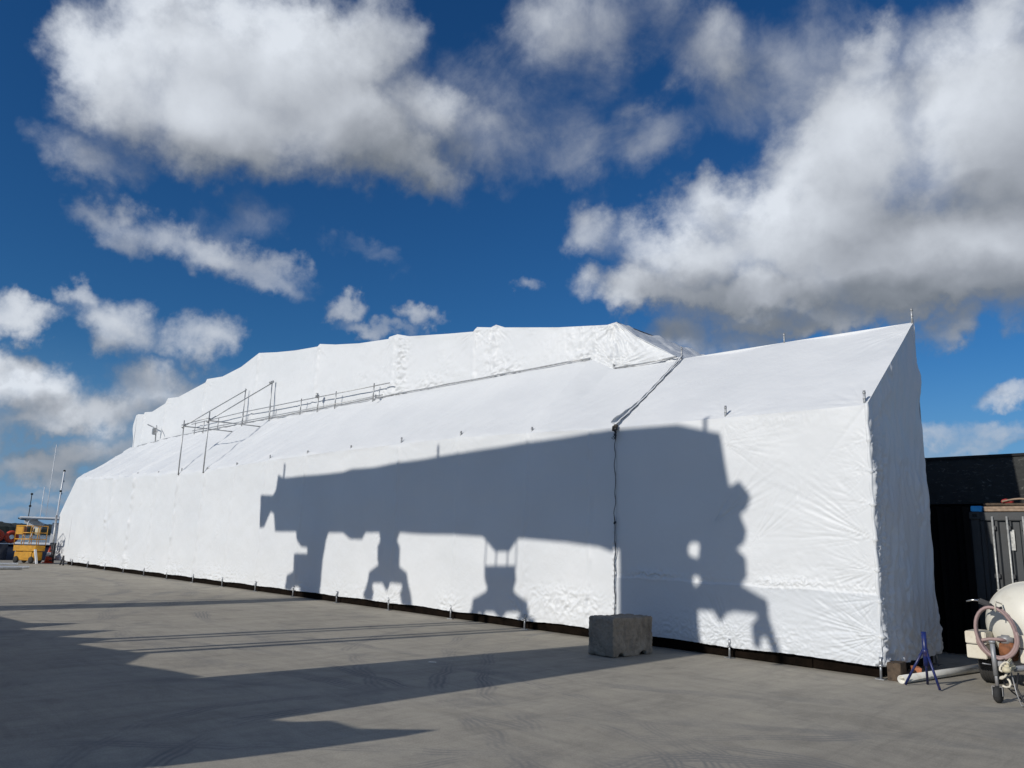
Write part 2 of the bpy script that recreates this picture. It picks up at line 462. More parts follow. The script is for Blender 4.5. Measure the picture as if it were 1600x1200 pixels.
def wrap_material(double=False):
    m, nt, b = new_mat('doubled shrink wrap film' if double else 'white shrink wrap film')
    v = objvec(nt); vs = objvec(nt, (.55, .55, .16))
    big = noise_fac(nt, .6, 3, .5, v)
    streak = noise_fac(nt, 1.1, 4, .6, vs)
    c = ramp(nt, big, [(.3, (.67, .687, .70)), (.7, (.715, .729, .738))])
    c = mixc(nt, ramp(nt, streak, [(.45, (0, 0, 0)), (.75, (.22,)*3)]), c, (.61, .635, .655))
    c = mixc(nt, ramp(nt, noise_fac(nt, 26, 4, .7, v), [(.70, (0, 0, 0)), (.78, (.30,)*3)]), c, (.40, .39, .36))
    if double: c = mixc(nt, 1.0, c, (.90, .915, .935), 'MULTIPLY')
    nt.links.new(c, b.inputs['Base Color'])
    b.inputs['Roughness'].default_value = .46
    b.inputs['Specular IOR Level'].default_value = .35
    p = bump(nt, b, noise_fac(nt, 1.4, 3, .5, v), .10, .35)
    fine = noise_fac(nt, 16, 4, .6, v, .6)
    mask = noise_fac(nt, .9, 2, .5, v)
    fm = math_(nt, 'MULTIPLY', fine, math_(nt, 'MULTIPLY_ADD', mask, 2.4, -1.0, clamp=True))
    bump(nt, b, fm, .02, .5, p)
    return m
M = {}
M['wrap'] = wrap_material(); M['wrap2'] = wrap_material(True)
M['galv'] = simple('galvanised tube', (.44, .45, .455), .45, .6, .2, 14, 0, (.2, .16, .12), 9, .5)
M['alu'] = simple('dull aluminium tube', (.42, .43, .44), .4, .7, .15, 14)
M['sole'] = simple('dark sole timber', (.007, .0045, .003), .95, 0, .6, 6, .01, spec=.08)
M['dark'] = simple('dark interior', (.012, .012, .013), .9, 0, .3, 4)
M['cord'] = simple('dark lashing cord', (.03, .03, .035), .8)
M['strap'] = simple('faded tie', (.45, .42, .38), .8)

# ------------------------------------------------------------------ setting: yard, water
def yard_material():
    m, nt, b = new_mat('worn concrete yard')
    v = objvec(nt); vr = objvec(nt, (1.0, .16, 1), (0, 0, R(-38)))
    vr2 = objvec(nt, (.2, 1.0, 1), (0, 0, R(20)))
    big = noise_fac(nt, .12, 5, .6, v); mid = noise_fac(nt, 1.1, 12, .74, v, .9); st = noise_fac(nt, 2.2, 11, .74, vr, 1.6)
    st2 = noise_fac(nt, 3.2, 10, .74, vr2, 1.4); fine = noise_fac(nt, 60, 4, .7, v)
    c = ramp(nt, big, [(.3, (.318, .290, .238)), (.7, (.402, .371, .310))])
    c = mixc(nt, .8, c, ramp(nt, mid, [(.30, (.74, .74, .74)), (.5, (1, 1, 1)), (.72, (1.14, 1.13, 1.1))]), 'MULTIPLY')
    c = mixc(nt, .75, c, ramp(nt, st, [(.28, (.72, .72, .73)), (.5, (1, 1, 1)), (.75, (1.16, 1.15, 1.12))]), 'MULTIPLY')
    c = mixc(nt, .55, c, ramp(nt, st2, [(.3, (.75, .75, .76)), (.52, (1, 1, 1)), (.75, (1.12, 1.12, 1.1))]), 'MULTIPLY')
    c = mixc(nt, .5, c, ramp(nt, fine, [(.3, (.7, .7, .7)), (.7, (1.25, 1.25, 1.25))]), 'MULTIPLY')
    # darker blotches of old oil and damp
    bl = ramp(nt, noise_fac(nt, .33, 6, .7, v, 1.2), [(.56, (0, 0, 0)), (.72, (.6,)*3)])
    c = mixc(nt, bl, c, (.19, .185, .175))
    # tyre tracks: arcs of wheels that turned here
    sep = node(nt, 'ShaderNodeSeparateXYZ'); tc = node(nt, 'ShaderNodeTexCoord'); nt.links.new(tc.outputs['Object'], sep.inputs[0])
    wob = noise_fac(nt, .5, 3, .5, v)
    brk = ramp(nt, noise_fac(nt, .55, 5, .62, v, .5), [(.42, (0, 0, 0)), (.56, (1, 1, 1))])
    tread = node(nt, 'ShaderNodeTexWave', wave_type='BANDS', bands_direction='DIAGONAL'); nt.links.new(v, tread.inputs[0])
    tread.inputs['Scale'].default_value = 7; tread.inputs['Distortion'].default_value = 2
    tot = None
    for cx, cy, rad, w, s in ((-1.5, 14, 9.2, .11, .5), (-1.5, 14, 9.75, .10, .38), (-9, -3, 8.8, .10, .42), (-9, -3, 10.3, .12, .4), (4, 2, 7.6, .12, .45),
                              (4, 2, 9.1, .10, .35), (-12, 20, 13.5, .16, .4), (-12, 20, 15.2, .16, .4), (-5, 4, 1.9, .12, .42), (-5, 4, 2.5, .10, .3),
                              (-30, -8, 17.2, .18, .4), (-30, -8, 19, .2, .35), (-2.6, 5.2, 1.15, .16, .45), (-2.9, 5.0, 1.5, .1, .3), (-6, 12, 5.2, .09, .3), (-6, 12, 6.6, .09, .3), (2, -4, 9.4, .12, .34), (2, -4, 10.9, .12, .34)):
        dx = math_(nt, 'SUBTRACT', sep.outputs[0], cx); dy = math_(nt, 'SUBTRACT', sep.outputs[1], cy)
        r = math_(nt, 'SQRT', math_(nt, 'ADD', math_(nt, 'MULTIPLY', dx, dx), math_(nt, 'MULTIPLY', dy, dy)))
        r = math_(nt, 'ADD', r, math_(nt, 'MULTIPLY', wob, .9))
        e = math_(nt, 'ABSOLUTE', math_(nt, 'SUBTRACT', r, rad+.5))
        k = node(nt, 'ShaderNodeMapRange', interpolation_type='SMOOTHSTEP'); nt.links.new(e, k.inputs[0])
        k.inputs[1].default_value = w*.6; k.inputs[2].default_value = w*1.25; k.inputs[3].default_value = min(.95, s*2.3); k.inputs[4].default_value = 0
        ribs = math_(nt, 'MULTIPLY_ADD', math_(nt, 'SINE', math_(nt, 'MULTIPLY', r, 95.0)), .38, .62)
        k_ = math_(nt, 'MULTIPLY', k.outputs[0], ribs)
        tot = k_ if tot is None else math_(nt, 'MAXIMUM', tot, k_)
    tw = math_(nt, 'MULTIPLY_ADD', tread.outputs['Fac'], .22, .78)
    f = math_(nt, 'MULTIPLY', math_(nt, 'MULTIPLY', tot, brk), tw)
    c = mixc(nt, f, c, (.2, .195, .185))
    sp = ramp(nt, noise_fac(nt, 22, 5, .75, v), [(.68, (0, 0, 0)), (.74, (.55,)*3)])
    c = mixc(nt, sp, c, (.12, .115, .11))
    # pale scuffs
    sc = ramp(nt, noise_fac(nt, 4.5, 8, .75, vr, 1.0), [(.66, (0, 0, 0)), (.76, (.35,)*3)])
    c = mixc(nt, sc, c, (.56, .55, .52))
    nt.links.new(c, b.inputs['Base Color']); b.inputs['Roughness'].default_value = .9
    b.inputs['Specular IOR Level'].default_value = .25
    h = math_(nt, 'ADD', math_(nt, 'MULTIPLY', mid, .6), math_(nt, 'MULTIPLY', fine, .12))
    bump(nt, b, h, .03, .6)
    return m
M['yard'] = yard_material()
QX = -46.5     # quay edge
mb = MB(); mb.prism([(QX, -400), (600, -400), (600, 400), (QX, 400)], -3, 0, 'XY')
tag(mb.build('yard_ground', M['yard']), 'worn grey concrete boatyard apron with tyre marks', kind='structure')
def water_material():
    m, nt, b = new_mat('harbour water'); v = objvec(nt, (1, .4, 1))
    nt.links.new(ramp(nt, noise_fac(nt, .05, 3, .5, v), [(.3, (.012, .035, .05)), (.7, (.02, .055, .07))]), b.inputs['Base Color'])
    b.inputs['Roughness'].default_value = .12
    bump(nt, b, noise_fac(nt, .9, 6, .6, v), .25, .6); return m
M['water'] = water_material()
mb = MB(); mb.prism([(-9000, -9000), (QX+3, -9000), (QX+3, 9000), (-9000, 9000)], -30, -1.3, 'XY')
tag(mb.build('harbour_water', M['water']), 'dark harbour water beyond the quay', kind='structure')

# ------------------------------------------------------------------ wrapped shelter
XR, XS, YF, YB = -4.18, -8.70, 11.30, 13.61
EAVE = [(-41.35, 4.02), (-37.7, 3.88), (-33.4, 3.86), (-28.85, 3.80), (-26.7, 3.76), (-22.2, 3.90), (-17.67, 3.95), (-15.4, 3.95), (-13.2, 3.95), (-10.96, 3.88), (XS, 3.80), (-6.48, 3.78), (XR, 3.76)]
RIDGE = [(-41.35, 5.75), (-36, 5.92), (-23.3, 5.95), (-16.4, 5.95), (-11.2, 5.93), (-10.55, 5.60), (-9.0, 5.55), (XS, 5.57), (-6.48, 5.55), (XR, 5.52)]
TOP = [(-41.5, 7.48), (-41.18, 7.51), (-40.26, 7.42), (-40.21, 7.52), (-39.24, 7.45), (-37.61, 7.7), (-37.37, 7.92), (-36.12, 7.84), (-33.18, 8.17), (-33.09, 8.3), (-31.53, 8.21), (-29.84, 8.39), (-28.36, 8.75), (-26.86, 8.55), (-25.48, 8.4), (-23.88, 8.29), (-23.72, 8.36), (-22.69, 8.17), (-21.21, 7.97), (-19.55, 7.84), (-19.52, 7.9), (-19.08, 7.91), (-18.46, 7.74), (-16.55, 7.49), (-15.52, 7.37), (-15.36, 7.47), (-14.8, 7.36), (-14.6, 7.40), (-14.25, 7.26), (-12.36, 6.92), (-10.8, 6.7), (-10.53, 6.72), (-9.97, 6.28), (-8.80, 5.58)]
BAY = 2.24
posts = [XR-.03-BAY*k for k in range(17)]
def lerp(tab, x):
    a = np.array(tab); return np.interp(x, a[:, 0], a[:, 1])
def saw(X):    # 0 at a post, 1 mid-bay
    return np.sin(np.pi*((XR-.03-X)/BAY))**2
shelter = empty('wrapped_boat_shelter', 'huge white shrink wrapped scaffold shelter enclosing a ship along the quay', 'wrapped shelter', (-20, 11.3, 0))
shelter['label'] = 'huge white shrink wrapped scaffold enclosure built round a long ship'
inv = Matrix.Translation((20, -11.3, 0))
def sub(o, parent=shelter):      # parts are modelled in world metres
    if parent is shelter: o.matrix_parent_inverse = inv
    return o

def wall_bottom(X, seed=0):
    sag = .035*np.sin(np.pi*((XR-.03-X)/BAY))**2
    return .160+.5*sag+.006*pn(X*3, X*0, 3)+.004*pn(X*11, X*0, 4)
# right bay wall
PI = math.pi
# x, z, reach, count, depth, direction, half spread
rad_r = [(-6.55, 3.35, .75, 7, .020, -.15, .55), (-6.75, 2.0, .95, 9, .022, .75, .45), (-6.05, 1.75, .75, 7, .016, .85, .5), (-5.3, 2.2, .5, 8, .012, 1.35, .4),
         (XR, 3.25, .30, 6, .014, PI, 1.2), (XR, 2.80, .35, 6, .016, PI, 1.2), (XR, 2.33, .55, 7, .020, PI-.2, .9), (XR, 1.85, 1.0, 8, .026, PI-.35, .6), (XR, 1.42, .55, 7, .022, PI, 1.0), (XR, 1.02, .6, 7, .022, PI+.5, .7), (XR, .55, .8, 8, .028, PI, 1.2),
         (-6.46, .25, .55, 8, .024, PI/2, 1.4), (XR, .2, .8, 8, .024, PI-.5, .9), (-6.48, 3.7, .35, 6, .014, -PI/2, 1.3), (XS, 2.9, .3, 5, .008, 0, 1)]
def disp_right(U, V):
    X = U; z = V*1.0
    d = .012*fbm(X*.8, z*.8, 2, 2)*1.0 - .022*saw(X)*np.sin(np.pi*np.clip(z/3.8, 0, 1))
    for i, (a, b_, r, k, am, a0, hf) in enumerate(rad_r): d = d+radial(X, z, a, b_, r, k*1.3, am*.62, a0, hf, seed=i, inner=.12)
    low = np.exp(-((z-.2)/.34)**2)
    d = d+low*(.020*crumple(X, z*1.0, .085, 3)+.012*crumple(X, z, .24, 13))*np.clip(.7+.9*fbm(X*1.1, z*0, 2, 9), .15, 1.3)
    # welded overlap about a metre up: the lower film lies outside
    ov = 1.10+.03*pn(X*1.3, X*0, 8)
    d = d+.016/(1+np.exp(np.clip((z-ov)/.006, -40, 40)))
    d = d+band(z, ov+.06, .08)*.024*crumple(X, z, .08, 5)*np.clip(.35+1.6*pn(X*.9, X*0, 12)+.9*band(X, -5.4, .8), 0, 1.4)
    d = d+band(z, ov+.2, .35)*.006*crumple(X, z, .2, 6)*band(X, -5.2, 1.3)
    # puckers under the eave
    d = d+band(z, 3.66, .10)*.010*crumple(X*1.0, z*.35, .10, 7)*band(X, -5.4, .6)
    # long diagonal tension fold from the corner top
    t = (z-3.76)-1.15*(X-XR)-.0
    d = d-.008*np.exp(-(t/.05)**2)*np.clip((X+5.1)/.9, 0, 1)
    edge = np.clip((3.76-z)/.05, 0, 1)*np.clip((X-XS)/.03, 0, 1)
    return d*edge
def wall_base(yoff=0.0):
    def f(U, V):
        X = U; zt = lerp(EAVE, X); zb = wall_bottom(X)
        s = (V-.15)/(3.76-.15)
        z = zb+(zt-zb)*s
        return X, YF+0*X+yoff, z
    return f
us = np.linspace(XS, XR, 330)
vs = np.concatenate([np.linspace(.15, 1.45, 112)[:-1], np.linspace(1.45, 3.76, 125)])
o = sub(sheet('wall_sheet', M['wrap'], shelter, us, vs, wall_base(), disp_right)); o['label'] = 'near end wall sheet carrying most of the wrinkles'
o.data.materials.append(M['wrap2'])
co_ = np.zeros(len(o.data.vertices)*3); o.data.vertices.foreach_get('co', co_); co_ = co_.reshape(-1, 3)
li_ = np.zeros(len(o.data.loops), np.int32); o.data.loops.foreach_get('vertex_index', li_)
cc = co_[li_.reshape(-1, 4)].mean(1)
o.data.polygons.foreach_set('material_index', (cc[:, 2] < 1.10+.03*pn(cc[:, 0]*1.3, cc[:, 0]*0, 8)).astype(np.int32))
# left long wall; its far end flares outwards
def lean(X, s):
    e = np.clip((-39.5-X)/1.85, 0, 1)**2
    prof = np.interp(s, [0, .55, .75, 1], [1.70, 2.0, 1.2, 0])
    return -prof*e
def wall_base_left(U, V):
    X0 = U; s = (V-.15)/(3.76-.15)
    X = X0+lean(X0, s)
    zt = lerp(EAVE, X0); zb = wall_bottom(X0)
    return X, YF+0*X, zb+(zt-zb)*s
seams = [(-33.4, .075, 1), (-28.95, .055, 2), (-26.7, .035, 3), (-15.4, .024, 4), (-22.2, .024, 5), (-11.0, .018, 7), (-19.9, .02, 8), (-9.35, .02, 9), (-24.4, .02, 10), (-13.2, .014, 11), (-31.1, .03, 12), (-35.9, .05, 13)]
def disp_left(U, V):
    X = U; z = V
    d = -.030*saw(X)*np.sin(np.pi*np.clip(z/3.9, 0, 1))+.018*fbm(X*.5, z*.7, 3, 21)
    far = np.clip((-22-X)/12, 0, 1)
    for sx, am, sd_ in seams:
        c = sx+.05*pn(z*1.2, z*0, sd_)+.03*pn(z*4, z*0, sd_+3)
        d = d+am*np.exp(-((X-c)/(.05+.07*far))**2)*(1+.8*pn(z*3, z*0, sd_+8))
    low = np.exp(-((z-.2)/.36)**2)
    d = d+low*(1+far)*(.020*crumple(X, z, .11, 23)+.014*crumple(X, z, .3, 24))*np.clip(.55+1.1*fbm(X*.7, z*0, 2, 29), .1, 1.3)
    # short scuffs and dimples where the film touches standards
    d = d+.014*np.clip(fbm(X*2.3, z*.9, 2, 31)-.55, 0, 1)*crumple(X, z, .12, 33)*2
    for k in range(3, 17):
        px = XR-.03-BAY*k
        d = d+radial(X, z, px, 3.9, .35+.1*(k % 3), 4, .014, seed=k+40)+radial(X, z, px, .2, .35, 5, .018, seed=k+60)
    d = d+band(z, .55, .28)*band(X, -9.9, 1.0)*.045*crumple(X, z*1.0, .17, 37)
    d = d+.05*band(X, -36.9+.25*(3.9-z), .16)*band(z, 2.1, .5)*(1+pn(z*5, z*0, 2))
    edge = np.clip((3.76-z)/.06, 0, 1)*np.clip((XS-X)/.04, 0, 1)
    return d*edge
def graded(a, b, ca, cb):
    xs = [a]
    while xs[-1] < b: 
        t = (xs[-1]-a)/(b-a); xs.append(xs[-1]+ca+(cb-ca)*t)
    xs[-1] = b; return np.array(xs)
us = graded(-41.35, XS-.004, .055, .020)
vs = np.concatenate([np.linspace(.15, .9, 42)[:-1], np.linspace(.9, 3.76, 90)])
o = sub(sheet('wall_sheet', M['wrap'], shelter, us, vs, wall_base_left, disp_left)); o['label'] = 'long side wall sheet running away to the water'

# roofs
def roof_disp(lo, hi, n=1.0):
    def f(U, V):
        X = U; s = V; L_ = 2.9*s
        d = -.045*saw(X)*np.sin(np.pi*s)*n+.02*fbm(X*.6, L_*.6, 3, 51)
        far = np.clip((-18-X)/14, 0, 1)
        # creases that run up from the standards, leaning towards the right
        t = X-.75*L_
        d = d+(.012+.060*far)*(1-2*np.abs(pn(t*.75, L_*.25, 53)))*n
        d = d+(.008+.022*far)*(1-2*np.abs(pn(t*2.6, L_*.5, 54)))*n
        for k in range(3, 17):
            px = XR-.03-BAY*k
            d = d+radial(X, L_, px, .02, .5, 4, .020, seed=k+80, a0=1.1, half=1.2)
        return d*np.clip(s/.03, 0, 1)*np.clip((1-s)/.03, 0, 1)*np.clip((X-lo)/.05, 0, 1)*np.clip((hi-X)/.05, 0, 1)
    return f
def roof_base(U, V):
    X = U; return X, YF+(YB-YF)*V, lerp(EAVE, X)*(1-V)+lerp(RIDGE, X)*V
o = sub(sheet('roof_sheet', M['wrap'], shelter, graded(-41.35, XS, .07, .035), np.linspace(0, 1, 80), roof_base, roof_disp(-41.35, XS))); o['label'] = 'long sloping roof sheet below the ship superstructure'
def roof_r(U, V):
    X = U; L_ = 2.9*V
    d = -.03*saw(X)*np.sin(np.pi*V)+.008*fbm(X*.8, L_*.7, 3, 57)
    d = d+.006*(1-2*np.abs(pn((X-.5*L_)*2.2, L_*.6, 58)))*band(X, -7.9, .8)*band(L_, 1.1, .6)
    d = d+radial(X, L_, XR, 0.02, .6, 5, .014, seed=90)+radial(X, L_, -6.48, .02, .45, 5, .014, seed=91)+radial(X, L_, XR, 2.6, .7, 5, .012, seed=92)
    d = d+band(L_, .12, .10)*band(X, -5.4, .6)*.008*crumple(X, L_*.4, .1, 59)
    return d*np.clip(V/.03, 0, 1)*np.clip((1-V)/.03, 0, 1)*np.clip((X-XS)/.05, 0, 1)*np.clip((XR-X)/.05, 0, 1)
def roof_base_r(U, V):
    X, Y, Z = roof_base(U, V)
    # shallow sag of the ridge between its stub poles
    return X, Y, Z-.045*saw(X)*V**3
o = sub(sheet('roof_sheet', M['wrap'], shelter, np.linspace(XS, XR, 160), np.linspace(0, 1, 110), roof_base_r, roof_r)); o['label'] = 'smooth steep roof sheet of the near bay'
# near end wall (in shade)
def end_base(U, V):          # U along Y, V height share
    s = (U-YF)/(YB-YF)
    zt = 3.765+(5.525-3.765)*s
    zb = .16+.02*s
    z = zb+(zt-zb)*V
    return XR+0*U+.0*V, U, z
def end_disp(U, V):
    y = U; z = .17+(3.76+(1.76)*(U-YF)/(YB-YF)-.17)*V
    d = .02*fbm(y*1.0, z*.7, 3, 61)-.05*np.sin(np.pi*(y-YF)/(YB-YF))*np.clip(V*4, 0, 1)
    for i, zz in enumerate((3.25, 2.80, 2.33, 1.85, 1.42, 1.02, .55)): d = d+radial(y, z, YF, zz, .5, 6, .026, seed=100+i)
    d = d+.055*np.clip(pn(y*1.3+4, z*.8, 63)+.15, 0, 1)*crumple(y, z*.5, .22, 64)
    d = d+.032*crumple(y*1.0, z*.28, .35, 66)*(.5+.8*pn(y*.9, z*.5, 67))
    d = d+np.exp(-((z-.25)/.5)**2)*.05*crumple(y, z, .2, 65)
    # sagged long folds falling from the ridge
    t = (y-YB)+.32*(5.5-z)
    d = d+.016*(1-2*np.abs(pn(t*3.2, z*.3, 68)))
    return d*np.clip((y-YF)/.03, 0, 1)*np.clip((1-V)/.02, 0, 1)
def end_base2(U, V):
    X, Y, Z = end_base(U, V)
    s = (U-YF)/(YB-YF)
    wob = .035*pn(Z*1.6, Z*0, 71)+.02*pn(Z*5, Z*0, 72)+.05*np.sin(np.pi*V)*-.6
    return X, Y+np.clip(s, 0, 1)**4*wob, Z
o = sub(sheet('end_sheet', M['wrap'], shelter, np.linspace(YF, YB, 110), np.linspace(0, 1, 210), end_base2, end_disp))
# rear wall of the near bays, so the shelter is closed from the other side
def rear_base(U, V): return U, YB+.0*U, (.16+(lerp(RIDGE, U)-.16)*V)
o = sub(sheet('rear_sheet', M['wrap'], shelter, np.linspace(XR, -10.4, 60), np.linspace(0, 1, 30), rear_base, lambda U, V: .02*fbm(U, V*5, 2, 74)*np.clip((1-V)/.05, 0, 1)*np.clip((XR-U)/.1, 0, 1)))

# superstructure: front, end slope, top
YW = YB+.03
def up_base(U, V):
    X = U; zb = lerp(RIDGE, X)-.03; zt = np.maximum(lerp(TOP, X), zb+.004)
    z = zb+(zt-zb)*V
    return X+np.clip((-40.9-X)/.6, 0, 1)*.28*np.sin(V*6.5+.4)*.6, YW+.02*V, z
steps = [-40.23, -37.5, -33.13, -28.36, -23.8, -19.2, -15.42, -14.6, -10.6]
def up_disp(U, V):
    X = U; H = lerp(TOP, X)-lerp(RIDGE, X); z = V*H
    d = .02*fbm(X*.7, z*.9, 3, 81)
    for i, sx in enumerate(steps):
        c = sx+.04*pn(z*3, z*0, i); d = d+.045*np.exp(-((X-c)/.10)**2)*(1+.6*pn(z*4, z*0, i+9))
        d = d+radial(X, z, sx, lerp(TOP, sx)-lerp(RIDGE, sx), .55, 5, .03, seed=120+i)
    near = np.clip((X+34)/14, 0, 1)
    d = d+near*np.exp(-(z/.42)**2)*.065*crumple(X, z, .22, 83)*np.clip(.7+fbm(X*.6, z*0, 2, 84), .1, 1.3)
    d = d+near*.03*np.clip(fbm(X*.9, z*1.2, 3, 85), 0, 1)*crumple(X, z, .28, 86)
    # the bunched columns
    d = d+band(X, -18.75, .30)*.09*crumple(X*.7, z*1.0, .22, 87)+band(X, -14.7, .3)*.06*crumple(X, z*.8, .25, 88)*np.clip(z/.6, 0, 1)
    d = d+band(X, -11.3, .9)*.06*crumple(X*1.3, z*.8, .30, 89)
    d = d+radial(X, z, -10.56, 1.12, 1.1, 5, .05, seed=140)+radial(X, z, -10.4, .1, .9, 5, .03, seed=141)
    return d*np.clip((1-V)/.05, 0, 1)*np.clip((XS-.1-X)/.2, 0, 1)
xs = np.unique(np.concatenate([graded(-41.5, -8.80, .07, .03), [t[0] for t in TOP]]))
o = sub(sheet('upper_wall_sheet', M['wrap'], shelter, xs, np.linspace(0, 1, 70), up_base, up_disp)); o['label'] = 'high scalloped sheet over the ship superstructure'
# end slope facing the near bay: from the high edge (running away in Y) down to the ridge
def es_base(U, V):    # U along Y 0..1, V down the slope
    Y = YW-.012+U*4.3
    X = -10.53+V*1.73; z = lerp(TOP, X)-.012+U*.03*np.sin(U*14)+.06*np.clip(U*4, 0, 1)*np.clip(np.sin(U*19), 0, 1)*(1-V)
    return X, Y, z
def es_disp(U, V):
    return (.05*crumple(U*4.3, V*2.1, .5, 91)*(.4+.6*U)+.02*fbm(U*6, V*3, 3, 92))*np.clip(U/.04, 0, 1)
o = sub(sheet('upper_end_sheet', M['wrap'], shelter, np.linspace(0, 1, 90), np.linspace(0, 1, 60), es_base, es_disp))
def tp_base(U, V):
    X = U; return X, YW+.02+V*4.3, lerp(TOP, X)-.0+V*.0-.10*V*V
o = sub(sheet('upper_roof_sheet', M['wrap'], shelter, np.unique(np.concatenate([np.linspace(-41.5, -10.53, 120), [t[0] for t in TOP if t[0] < -10.53]])), np.linspace(0, 1, 12), tp_base, None))
# far end closure and back
mb = MB()
mb.prism([(YF+.01, .16), (YB, .16), (YB+4.3, .16), (YB+4.3, 7.35), (YB+.03, 7.42), (YB+.02, 5.72), (YF+.01, 3.98)], -41.30, -41.22, 'YZ')
sub(mb.build('far_end_sheet', M['wrap'], shelter))
mb = MB(); mb.prism([(-41.2, .16), (-9, .16), (-9, 5.4), (-10.5, 6.6), (-19, 7.7), (-28.4, 8.5), (-41.2, 7.2)], YB+4.32, YB+4.36)
sub(mb.build('rear_sheet', M['wrap'], shelter))

# dark sole beam and closed darkness under the sheets
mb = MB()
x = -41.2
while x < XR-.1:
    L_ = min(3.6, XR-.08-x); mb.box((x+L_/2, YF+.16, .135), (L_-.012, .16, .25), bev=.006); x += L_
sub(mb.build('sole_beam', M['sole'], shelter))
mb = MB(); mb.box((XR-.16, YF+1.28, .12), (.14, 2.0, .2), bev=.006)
mb.box((-24, YF+1.9, .08), (33, .02, .2));  # thin dark strip, not a beam: stands in for shade under the sheets
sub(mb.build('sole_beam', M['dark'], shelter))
# base jacks
def jack_mesh():
    mb = MB()
    mb.lathe([(.017, .0), (.017, .24)], (0, 0, 0), seg=8)
    mb.lathe([(.022, .17), (.022, .29)], (0, 0, 0), seg=8)
    mb.box((0, 0, .006), (.12, .12, .012))
    mb.lathe([(.03, .16), (.034, .175), (.03, .195)], (0, 0, 0), seg=8)
    mb.box((.0, -.0, .18), (.13, .018, .018), rot=(0, 0, .5))
    bmesh.ops.recalc_face_normals(mb.bm, faces=mb.bm.faces)
    me = bpy.data.meshes.new('base_jack'); mb.bm.to_mesh(me); mb.bm.free(); me.materials.append(M['alu']); return me
jm = jack_mesh()
for k, px in enumerate(posts):
    if k == 2: px = XS+.02
    o = bpy.data.objects.new('base_jack', jm); link(o, shelter); o.matrix_parent_inverse = inv
    o.location = (px+.02*math.sin(k*5), YF-.035, 0); o.rotation_euler = (.03*math.sin(k*3), .03*math.cos(k*7), k*1.3)
o = bpy.data.objects.new('base_jack', jm); link(o, shelter); o.matrix_parent_inverse = inv; o.location = (XR-.02, YB-.1, 0)
# stub poles poking through the film at eave and ridge
def stub(x, y, z, h, r=.019, skirt=True):
    mb = MB()
    mb.tube([(0, 0, -.06), (.004, 0, h)], r, 8)
    mb.lathe([(r*1.25, h-.045), (r*1.25, h-.02)], (.003, 0, 0), seg=8)
    mb.lathe([(r*1.2, h*.4), (r*1.2, h*.4+.02)], (.002, 0, 0), seg=8)
    o = mb.build('stub_pole', M['galv'], shelter); o.matrix_parent_inverse = inv; o.location = (x, y, z)
    return o
for x, h in ((XR-.05, .22), (-6.48, .21)): stub(x, YF+.05, lerp(EAVE, x), h)
for k, x in enumerate([p for p in posts[3:]]):
    if 10.5 < k < 11.5: continue
    stub(x, YF+.05, float(lerp(EAVE, x))+.02, .11+.05*((k*7) % 3)/2)
stub(XR-.02, YB-.01, 5.52, .25, .02); stub(-6.48, YB-.01, 5.53, .20, .018); stub(XS-.06, YB-.01, 5.56, .26, .018); stub(-10.55, YB-.03, 5.58, .13, .018)
# inclined joint tube between near bay and long side, hanging cord, edge roll
mb = MB()
pts = []
for i in range(25):
    t = i/24; pts.append((XS-.02-.0*t+.012*math.sin(i*2.1), YF+(YB-YF)*t-.03, 3.82+(5.60-3.82)*t+.035-.06*math.sin(math.pi*t)))
mb.tube(pts, [.017+.004*math.sin(i*1.7) for i in range(25)], 8)
sub(mb.build('joint_roll', M['wrap'], shelter))
sub(MB().tube([(p[0]+.016, p[1]-.010, p[2]-.014) for p in pts], .0055, 6).build('joint_cord', M['cord'], shelter))
mb = MB()      # slack lip of film beside the joint
n = 26; ring = []
for i in range(n):
    t = i/(n-1); a = Vector((XS-.03, YF+(YB-YF)*t-.02, 3.84+(5.60-3.84)*t-.05*math.sin(math.pi*t)))
    h = .10*max(0, 1-t*3.2)+.012+.01*math.sin(i*1.9)
    ring.append((mb.bm.verts.new(a+Vector((0, 0, .01))), mb.bm.verts.new(a+Vector((-.03-.05*max(0, 1-3*t), -.02, h*.6))), mb.bm.verts.new(a+Vector((-.01, -.03, h+.02)))))
for A, B in zip(ring, ring[1:]):
    for j in range(2): mb.bm.faces.new((A[j], A[j+1], B[j+1], B[j])).smooth = True
sub(mb.build('film_lip', M['wrap'], shelter))
mb = MB(); N_ = 60
mb.tube([(XS+.012*math.sin(i*.9)+.01*math.sin(i*.37+1), YF-.045-.006*math.sin(i*1.3), 3.80-i*(3.62/N_)) for i in range(N_+1)], [.006+.003*(i % 7 == 0) for i in range(N_+1)], 6)
for zz in (2.06, 3.72, 3.66): mb.box((XS+.01, YF-.06, zz), (.035, .03, .05), rot=(.3, .5, zz))
for a in range(5): mb.tube([(XS, YF-.05, 3.70-.02*a), (XS+.05*math.cos(a*1.7), YF-.09, 3.64-.02*a), (XS+.03*math.sin(a*2), YF-.06, 3.58)], .006, 5)
sub(mb.build('tie_cord', M['cord'], shelter))
mb = MB(); N_ = 120
mb.tube([(XS-.035+.008*math.sin(i*.4), YF-.015, .17+i*(2.0/N_)) for i in range(N_+1)], [.024+.010*abs(math.sin(i*.19))*(1 if i % 20 > 3 else .2)+.006*math.sin(i*1.1) for i in range(N_+1)], 8)
sub(mb.build('edge_roll', M['wrap'], shelter))
mb = MB(); mb.box((XS+.02, YF-.05, 3.82), (.07, .07, .06), rot=(.2, .4, .1), bev=.01); mb.box((XS-.02, YF-.07, 3.78), (.05, .05, .1), rot=(.5, .1, .6), bev=.01); mb.box((XS+.035, YF-.06, 3.76), (.04, .04, .05), rot=(.5, .9, .6), bev=.01)
sub(mb.build('clamp', simple('weathered brown clamp', (.10, .085, .07), .7), shelter))
